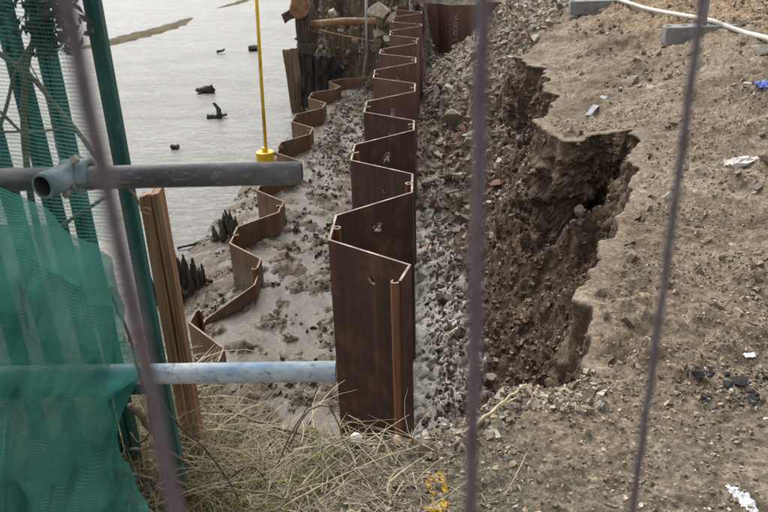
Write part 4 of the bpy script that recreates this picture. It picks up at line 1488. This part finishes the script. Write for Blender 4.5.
chips('shore_stones', x, y, 0.006 + 0.028 * rng.random(len(x)) ** 3, [(0.10, 0.09, 0.06), (0.16, 0.145, 0.105), (0.06, 0.055, 0.04)], 'dark stones along the muddy shore', 'stones')


# ------------------------------------------------------------------ paint and lichen on the near ground
def ground_patch(name, cx_, cy_, rx, ry, mat, label, cat, thr=0.0, seed=0.0, n=70, ang=0.0, nscale=30, lift=0.003):
    u = np.linspace(-1.3, 1.3, n)
    U, V_ = np.meshgrid(u, u)
    X = cx_ + (U * math.cos(ang)) * rx - V_ * math.sin(ang) * ry
    Y = cy_ + (U * math.sin(ang)) * rx + V_ * math.cos(ang) * ry
    z, _ = terrain(X, Y)
    z = z + lift + 0.003 * fbm(X, Y, 60, 2)
    w = 1 - np.sqrt(U ** 2 + V_ ** 2) + 0.55 * fbm(X, Y, nscale, 4, off=seed)
    ii = np.arange(n * n).reshape(n, n)
    keep = (w > thr)[:-1, :-1]
    Fq = np.stack([ii[:-1, :-1], ii[:-1, 1:], ii[1:, 1:], ii[1:, :-1]], -1)[keep]
    o = mesh_obj(name, np_mesh(name, np.stack([X, Y, z], -1).reshape(-1, 3), Fq, True), None, [mat])
    bm = bmesh.new(); bm.from_mesh(o.data)
    bmesh.ops.delete(bm, geom=[v for v in bm.verts if not v.link_faces], context='VERTS')
    bm.to_mesh(o.data); bm.free()
    tag(o, label, cat)
    return o


ground_patch('white_paint_mark', 1.02, 1.70, 0.020, 0.055, 'white_paint', 'white paint splash on the ground in the lower right corner', 'paint mark', -0.02, 5.0, ang=0.25)
ground_patch('white_paint_mark', 1.07, 1.62, 0.035, 0.02, 'white_paint', 'small white paint spot at the very bottom right edge', 'paint mark', 0.25, 15.0)


def lichen(x, y, rx, ry, n, label):
    a = rng.uniform(0, 2 * PI, n); q = np.sqrt(rng.random(n))
    xs = x + rx * q * np.cos(a); ys = y + ry * q * np.sin(a)
    ok = fbm(xs, ys, 26, 3, off=3) > -0.06
    o = chips('yellow_moss', xs[ok], ys[ok], 0.0016 + 0.0036 * rng.random(ok.sum()) ** 2, [(0.72, 0.46, 0.02), (0.80, 0.58, 0.06), (0.55, 0.34, 0.015), (0.62, 0.46, 0.12)], label, 'moss', sink=0.3, flat=(0.2, 0.4))
    return o


lichen(0.136, 1.80, 0.034, 0.055, 1500, 'yellow moss crumbs on the near bank, upper patch')
lichen(0.130, 1.70, 0.036, 0.04, 1100, 'yellow moss crumbs on the near bank, lower patch')


# ------------------------------------------------------------------ dry grass on the near bank
def blades(name, n, x0, x1, y0, y1, lmin, lmax, width, colors, label, flatness, seed, dens=None, rise=0.5):
    r = np.random.default_rng(seed)
    x = r.uniform(x0, x1, n * 3); y = r.uniform(y0, y1, n * 3)
    z, m = zarr(x, y)
    pr = (m['sd'] < 0.03) * (dens(x, y) if dens is not None else 1.0)
    ok = r.random(n * 3) < pr
    x, y, z = x[ok][:n], y[ok][:n], z[ok][:n]
    n = len(x)
    L = lmin + (lmax - lmin) * r.random(n) ** 1.8
    az = r.uniform(0, 2 * PI, n)
    el = np.clip(r.normal(rise, flatness, n), -0.05, 1.45)
    bend = r.normal(0, 0.7, n)
    droop = r.uniform(0.1, 0.9, n)
    seg = 5
    P = np.zeros((n, seg, 2, 3))
    px, py, pz = x.copy(), y.copy(), z + r.uniform(-0.01, 0.035, n)
    for sgi in range(seg):
        w = width * r.uniform(0.6, 1.3, n) * (1 - 0.85 * sgi / (seg - 1))
        sx2, sy2 = -np.sin(az), np.cos(az)
        P[:, sgi, 0] = np.stack([px - sx2 * w, py - sy2 * w, pz], -1)
        P[:, sgi, 1] = np.stack([px + sx2 * w, py + sy2 * w, pz + w * 0.6], -1)
        st = L / (seg - 1)
        px = px + np.cos(az) * np.cos(el) * st; py = py + np.sin(az) * np.cos(el) * st; pz = pz + np.sin(el) * st
        az = az + bend / seg; el = el - droop / seg
    base = (np.arange(n) * seg * 2)[:, None, None]
    q = np.array([[2 * i, 2 * i + 1, 2 * i + 3, 2 * i + 2] for i in range(seg - 1)])[None]
    Fq = (base + q).reshape(-1, 4)
    me = np_mesh(name, P.reshape(-1, 3), Fq, True)
    C = np.array(colors)[r.integers(0, len(colors), n)] * r.uniform(0.65, 1.25, (n, 1))
    vcol(me, np.repeat(C, seg * 2, axis=0))
    o = mesh_obj(name, me, None, ['blades'])
    tag(o, label, 'grass', kind='stuff')


STRAW = [(0.30, 0.24, 0.145), (0.38, 0.31, 0.195), (0.21, 0.165, 0.10), (0.46, 0.39, 0.26), (0.13, 0.10, 0.066), (0.16, 0.125, 0.08)]
GREEN = [(0.14, 0.17, 0.035), (0.20, 0.22, 0.05), (0.10, 0.13, 0.025), (0.28, 0.27, 0.09)]
blades('tall_grass', 2200, -1.1, -0.32, 1.58, 2.0, 0.08, 0.26, 0.0017, [(0.30, 0.24, 0.14), (0.40, 0.33, 0.21), (0.20, 0.16, 0.09), (0.16, 0.17, 0.05)], 'tall dead grass around the timber post', 0.35, 12, lambda x, y: sst(-0.34, -0.55, x + 0.1 * fbm(x, y, 6, 2)), 0.85)
dl = lambda x, y: (0.25 + 0.75 * sst(-0.2, -0.45, x)) * sst(0.22, -0.15, x + 0.25 * fbm(x, y, 5, 2, off=8))
blades('dry_grass', 5200, -1.3, 0.2, 1.45, 2.3, 0.03, 0.15, 0.0016, STRAW, 'dry straw coloured grass on the near bank', 0.3, 5, dl, 0.22)
blades('dead_stalks', 620, -1.2, 0.3, 1.5, 2.15, 0.14, 0.40, 0.0024, STRAW[:3] + [(0.15, 0.11, 0.075)], 'long dead stalks lying over the near bank', 0.10, 6, lambda x, y: sst(0.25, -0.15, x), 0.05)
blades('green_grass', 900, -0.95, 0.1, 1.55, 2.1, 0.03, 0.13, 0.0018, GREEN, 'green grass blades among the dry grass', 0.4, 8, lambda x, y: (fbm(x, y, 4, 2, off=6) > 0.0) * sst(0.0, -0.25, x), 0.6)
blades('grass_litter', 1600, -1.2, 0.4, 1.5, 2.25, 0.02, 0.07, 0.0018, [(0.16, 0.13, 0.09), (0.26, 0.22, 0.16), (0.10, 0.08, 0.055)], 'short grass litter on the near bank soil', 0.2, 9, lambda x, y: sst(0.45, 0.0, x), 0.1)


def twig(name, pts, r0, r1, mat, label, cat='twig', branches=(), group=None):
    root = None
    bm = bmesh.new()
    p = smooth_path(pts, 7)
    p = [q + Vector([random.uniform(-1, 1) * r0 * 0.5 for _ in range(3)]) for q in p]
    tube_bm(bm, p, taper(len(p), r0, r1), 7, wob=0.12)
    for b in branches:
        pb = smooth_path(b, 6)
        tube_bm(bm, pb, taper(len(pb), r1 * 1.1, r1 * 0.5), 6, wob=0.1)
    o = bm_obj(name, bm, mat, smooth=True)
    tag(o, label, cat, group)
    return o


twig('fallen_branch', [(-0.66, 2.10, 0.20), (-0.55, 2.08, 0.11), (-0.42, 2.06, 0.05), (-0.30, 2.04, 0.02), (-0.16, 2.02, -0.03), (-0.02, 1.96, 0.0)], 0.006, 0.003, 'twig', 'long pale fallen branch arching over the dry grass below the timber post', 'branch')
twig('dead_stem', [(-0.36, 1.86, 0.02), (-0.31, 1.92, 0.11), (-0.245, 1.98, 0.19), (-0.215, 2.0, 0.24)], 0.003, 0.002, 'twig_dark', 'dark thin stem rising slantwise to the lower tube', 'twig')
twig('dead_stem', [(-0.33, 1.95, 0.03), (-0.27, 1.99, 0.13), (-0.23, 2.0, 0.155), (-0.19, 2.0, 0.15), (-0.165, 2.0, 0.08), (-0.145, 1.98, 0.0)], 0.0035, 0.0025, 'twig', 'bent dead stem arching beside the nearest sheet pile', 'twig')
twig('dead_stem', [(-0.13, 1.97, 0.14), (-0.09, 1.97, 0.11), (-0.075, 1.97, 0.07), (-0.085, 1.97, 0.0)], 0.002, 0.0015, 'straw', 'pale hooked straw in front of the nearest dark sheet pile', 'twig')
twig('dead_stem', [(-0.3, 1.86, 0.02), (-0.18, 1.93, 0.06), (-0.05, 1.97, 0.065), (0.07, 1.96, 0.02)], 0.0022, 0.0015, 'straw', 'long straw arching over the white pebble', 'twig')
twig('dead_stem', [(-0.36, 1.66, 0.03), (-0.2, 1.76, 0.05), (-0.03, 1.88, 0.04), (0.1, 1.96, 0.02)], 0.0026, 0.0016, 'straw', 'long straw lying slantwise below the pink stone', 'twig')
twig('dead_stem', [(-0.23, 1.93, 0.05), (-0.11, 1.80, 0.06), (0.02, 1.68, 0.03)], 0.0026, 0.002, 'twig', 'brown stalk slanting to the lower right under the white pebble', 'twig')
twig('dead_stem', [(0.24, 2.0, 0.03), (0.33, 2.07, 0.05), (0.44, 2.17, 0.07), (0.48, 2.20, 0.075)], 0.006, 0.004, 'straw', 'pale forked stick poking over the near lip of the trench', 'stick', branches=[[(0.33, 2.07, 0.05), (0.40, 2.15, 0.035), (0.47, 2.2, 0.03)]])
twig('dead_stem', [(0.33, 1.72, 0.02), (0.38, 1.79, 0.05), (0.42, 1.87, 0.05)], 0.0018, 0.0012, 'straw', 'single straw on the gravel right of the middle wire', 'twig')
twig('dead_stem', [(-0.665, 1.62, 0.46), (-0.635, 1.66, 0.34), (-0.60, 1.70, 0.2), (-0.555, 1.74, 0.02)], 0.009, 0.007, 'twig', 'thick grey stick leaning beside the netting below the lower tube', 'stick')
twig('bramble_vine', [(-0.585, 1.44, 0.87), (-0.562, 1.44, 0.76), (-0.556, 1.44, 0.66), (-0.545, 1.45, 0.58), (-0.56, 1.46, 0.50), (-0.60, 1.47, 0.45), (-0.63, 1.5, 0.46)], 0.0035, 0.0025, 'twig_dark', 'dark bramble vine hanging over the left end of the lower tube', 'vine')
twig('bramble_vine', [(-0.556, 1.45, 0.625), (-0.53, 1.45, 0.60), (-0.50, 1.47, 0.50), (-0.47, 1.52, 0.40), (-0.45, 1.6, 0.25), (-0.44, 1.7, 0.06)], 0.003, 0.002, 'twig_dark', 'thin bramble vine trailing from the lower tube into the grass', 'vine')
twig('dead_stem', [(-0.70, 1.55, 0.30), (-0.6, 1.62, 0.20), (-0.48, 1.66, 0.13), (-0.38, 1.68, 0.10), (-0.30, 1.72, 0.03)], 0.0045, 0.003, 'twig', 'pale stalk trailing out of the netting over the grass', 'twig')
twig('dead_stem', [(-0.60, 1.60, 0.52), (-0.62, 1.62, 0.40), (-0.60, 1.63, 0.28), (-0.62, 1.64, 0.10)], 0.0045, 0.003, 'twig_dark', 'dark upright stem beside the netting under the left end of the lower tube', 'twig')
twig('dead_stem', [(-0.68, 1.60, 0.33), (-0.60, 1.63, 0.30), (-0.53, 1.66, 0.20), (-0.47, 1.68, 0.17), (-0.44, 1.70, 0.05)], 0.0045, 0.003, 'twig', 'grey looping twig beside the foot of the timber post', 'twig')
twig('dead_stem', [(-0.52, 1.70, 0.02), (-0.45, 1.74, 0.12), (-0.40, 1.78, 0.10), (-0.36, 1.80, 0.0)], 0.004, 0.003, 'twig_dark', 'dark arched twig in the grass right of the timber post', 'twig')
twig('dead_stem', [(-0.50, 1.60, 0.05), (-0.40, 1.62, 0.07), (-0.32, 1.66, 0.06), (-0.28, 1.72, 0.10)], 0.005, 0.003, 'twig', 'brown crooked twig low in the grass near the bottom edge', 'twig')
twig('iron_wire', [(-0.585, 1.60, 1.09), (-0.565, 1.60, 1.055), (-0.545, 1.60, 1.02), (-0.538, 1.60, 0.99), (-0.525, 1.60, 0.985), (-0.52, 1.60, 0.995), (-0.535, 1.6, 1.0)], 0.0028, 0.0018, 'rust_pipe', 'rusty twisted wire on top of the timber post', 'wire')

# dry stick poking through above the netting, and the bramble bush over the fence
br = empty('bramble_bush', (-0.75, 1.62, 0))
tag(br, 'leafless bramble twigs tangled in the fence at the upper left', 'bush')


def bstem(pts, r0, r1, mat='twig', name='stem'):
    bm = bmesh.new()
    p = smooth_path(pts, 7)
    tube_bm(bm, p, taper(len(p), r0, r1), 7, wob=0.15)
    for q in p[2::3]:
        d = Vector((random.uniform(-1, 1), random.uniform(-1, 0), random.uniform(-1, 1))).normalized()
        tube_bm(bm, [q, q + d * (r0 + 0.004)], [0.0016, 0.0003], 5)
    o = bm_obj(name, bm, mat, smooth=True)
    o.parent = br
    o.matrix_parent_inverse = Matrix.Translation((0.75, -1.62, 0))


bstem([(-0.86, 1.60, 1.42), (-0.78, 1.60, 1.352), (-0.72, 1.60, 1.298), (-0.681, 1.60, 1.233), (-0.641, 1.60, 1.166), (-0.612, 1.60, 1.10)], 0.0065, 0.0045)
bstem([(-0.78, 1.60, 0.80), (-0.782, 1.60, 1.0), (-0.765, 1.60, 1.16), (-0.735, 1.6, 1.29), (-0.70, 1.6, 1.37), (-0.65, 1.6, 1.45)], 0.0085, 0.006)
bstem([(-0.90, 1.60, 1.165), (-0.82, 1.60, 1.183), (-0.74, 1.6, 1.182), (-0.672, 1.60, 1.187)], 0.0035, 0.0025)
bstem([(-0.84, 1.6, 1.26), (-0.80, 1.60, 1.225), (-0.76, 1.60, 1.17)], 0.004, 0.003)
bstem([(-0.84, 1.6, 1.15), (-0.79, 1.60, 1.23), (-0.75, 1.60, 1.31), (-0.71, 1.6, 1.36)], 0.0045, 0.003)
bstem([(-0.74, 1.585, 0.955), (-0.70, 1.585, 0.981), (-0.65, 1.585, 1.01), (-0.611, 1.585, 1.033)], 0.005, 0.004)
bstem([(-0.725, 1.60, 1.35), (-0.70, 1.60, 1.26), (-0.695, 1.59, 1.15), (-0.69, 1.59, 1.02)], 0.0015, 0.001)
# clump of withered leaves caught at the top
V, Fq = [], []
for i in range(420):
    c = Vector((-0.668 + random.gauss(0, 0.034), 1.60 + random.gauss(0, 0.012), 1.425 + random.gauss(0, 0.05)))
    if c.z < 1.335: c.z = 1.335 + random.random() * 0.03
    a = Vector((random.gauss(0, 1), random.gauss(0, 1), random.gauss(0, 1))).normalized()
    b = a.cross(Vector((random.gauss(0, 1), random.gauss(0, 1), random.gauss(0, 1)))).normalized()
    l, w = random.uniform(0.008, 0.018), random.uniform(0.003, 0.008)
    k0 = len(V)
    V += [c - a * l, c + b * w, c + a * l, c - b * w]
    Fq.append((k0, k0 + 1, k0 + 2, k0 + 3))
o = bpy.data.objects.new('withered_leaves', np_mesh('withered_leaves', np.array([tuple(v) for v in V]), np.array(Fq)))
COL.objects.link(o); o.data.materials.append(MAT['dead_leaf']); o.parent = br; o.matrix_parent_inverse = Matrix.Translation((0.75, -1.62, 0)); o['kind'] = 'stuff'


# ------------------------------------------------------------------ rotten stakes in the mud and driftwood on the flats
def stake_clump(x, y, n, spread, h, label):
    zb = max(-1.62, zat(x, y)) - 0.02
    root = empty('rotten_stakes', (x, y, zb))
    for i in range(n):
        a = random.uniform(0, 6.28); d = spread * math.sqrt(random.random())
        bx, by = d * math.cos(a) * 1.2, d * math.sin(a)
        hh = h * random.uniform(0.35, 1.0) * (1 - 0.45 * d / spread)
        lean = Vector((random.gauss(0, 0.10), random.gauss(0, 0.10), 1))
        bm = bmesh.new()
        w = random.uniform(0.02, 0.042)
        m = 6
        pts = [Vector((bx, by, -0.05)) + lean * (hh * t) for t in np.linspace(0, 1, m)]
        tube_bm(bm, pts, [w, w * 1.05, w * 0.95, w * 0.85, w * 0.6, w * 0.22], 6, wob=0.35)
        o = bm_obj('stake', bm, 'rot_timber'); o.parent = root
    tag(root, label, 'stakes', 'rotten stakes at the shore')


stake_clump(-1.86, 6.15, 46, 0.20, 0.62, 'bigger clump of dark rotten stakes in the mud left of the low piles')
stake_clump(-1.63, 7.33, 16, 0.11, 0.48, 'smaller clump of dark rotten stakes at the water edge beside the low piles')


def drift(x, y, parts, label):
    root = None
    bm = bmesh.new()
    for pts, r0, r1 in parts:
        p = smooth_path(pts, 4)
        tube_bm(bm, p, taper(len(p), r0, r1), 7, wob=0.3)
    o = bm_obj('driftwood', bm, 'rot_timber')
    o.location = (x, y, -1.6)
    tag(o, label, 'driftwood', 'driftwood on the flats')


drift(-2.75, 12.75, [([(-0.17, 0, 0.03), (0, 0, 0.02), (0.16, 0.04, 0.05)], 0.045, 0.025), ([(0.04, 0, 0.03), (0.03, 0, 0.16), (-0.04, 0, 0.26)], 0.05, 0.02)], 'forked dark driftwood with one arm up on the pale flats')
drift(-3.35, 14.75, [([(-0.18, 0, 0.06), (-0.05, 0, 0.05), (0.15, 0.02, 0.08)], 0.03, 0.085), ([(0.12, 0.0, 0.06), (0.16, 0.02, 0.09)], 0.08, 0.06), ([(-0.06, -0.02, 0.03), (-0.12, -0.12, 0.0)], 0.03, 0.015)], 'dark lumpy driftwood lying farther out on the flats')
drift(-3.05, 19.4, [([(-0.14, 0, 0.05), (0.1, 0, 0.07)], 0.08, 0.06)], 'small dark driftwood lump right beside the yellow pole')
drift(-3.85, 19.2, [([(-0.1, 0, 0.04), (0.04, 0, 0.06), (0.1, 0, 0.1)], 0.035, 0.02)], 'tiny dark driftwood stick left of the yellow pole')
drift(-3.05, 11.0, [([(-0.06, 0, 0.03), (0.06, -0.02, 0.03)], 0.04, 0.03)], 'single dark pebble sized driftwood lump lowest on the flats')
drift(-1.95, 7.35, [([(-0.2, -0.1, 0.02), (0.0, 0.0, 0.03), (0.18, 0.2, 0.02)], 0.016, 0.010)], 'thin dark stick floating at the shore between the stake clumps')


# ------------------------------------------------------------------ temporary fence feet, post and hose on the mound
def fence_foot(x, y, rz, label):
    z = zat(x, y)
    root = empty('concrete_block', (x, y, z))
    bm = bmesh.new()
    L, W, H = 0.64, 0.22, 0.125
    sec = [(-L / 2, W / 2 - 0.05), (-L / 2 + 0.06, W / 2), (L / 2 - 0.06, W / 2), (L / 2, W / 2 - 0.05), (L / 2, -W / 2 + 0.05), (L / 2 - 0.06, -W / 2), (-L / 2 + 0.06, -W / 2), (-L / 2, -W / 2 + 0.05)]
    lo = [bm.verts.new((a, b, -0.03)) for a, b in sec]
    hi = [bm.verts.new((a * 0.985, b * 0.93, H)) for a, b in sec]
    for i in range(8):
        bm.faces.new((lo[i], lo[(i + 1) % 8], hi[(i + 1) % 8], hi[i]))
    bm.faces.new(hi); bm.faces.new(lo[::-1])
    o = bm_obj('block', bm, 'concrete', bevel=0.012); o.parent = root
    for t in (-0.28, -0.14, 0.10, 0.28):
        bm = bmesh.new(); tube_bm(bm, [(t, 0, H - 0.002), (t, 0, H + 0.003)], 0.024, 14)
        o = bm_obj('socket', bm, 'tube_inside'); o.parent = root
    root.rotation_euler = (0, 0.0, rz)
    tag(root, label, 'concrete block', 'fence feet on the mound')
    return root


fence_foot(2.84, 6.86, 0.02, 'grey concrete fence foot with a post standing in it on the mound')
fence_foot(2.56, 9.15, -0.05, 'grey concrete fence foot farther back at the top edge')
zf = zat(2.84, 6.86)
bm = bmesh.new(); tube_bm(bm, [(2.87, 6.86, zf + 0.06), (2.87, 6.86, zf + 2.1)], 0.024, 14)
o = bm_obj('fence_post', bm, 'galvanised', smooth=True); tag(o, 'thin galvanised post standing in the nearer concrete fence foot', 'post')
hp = [(2.45, 10.6), (2.70, 9.4), (2.85, 8.2), (2.93, 7.0), (3.02, 6.74), (3.06, 6.45), (2.96, 5.8), (3.1, 5.0)]
hz = [None, None, None, zf + 0.15, zf + 0.12, None, None, None]
pts = []
for (x, y), z in zip(hp, hz):
    pts.append((x, y, (zat(x, y) + 0.03) if z is None else z))
bm = bmesh.new(); q = smooth_path(pts, 8); tube_bm(bm, q, 0.021, 10)
o = bm_obj('pale_hose', bm, 'hose', smooth=True); tag(o, 'pale hose running over the mound and across the fence foot', 'hose')
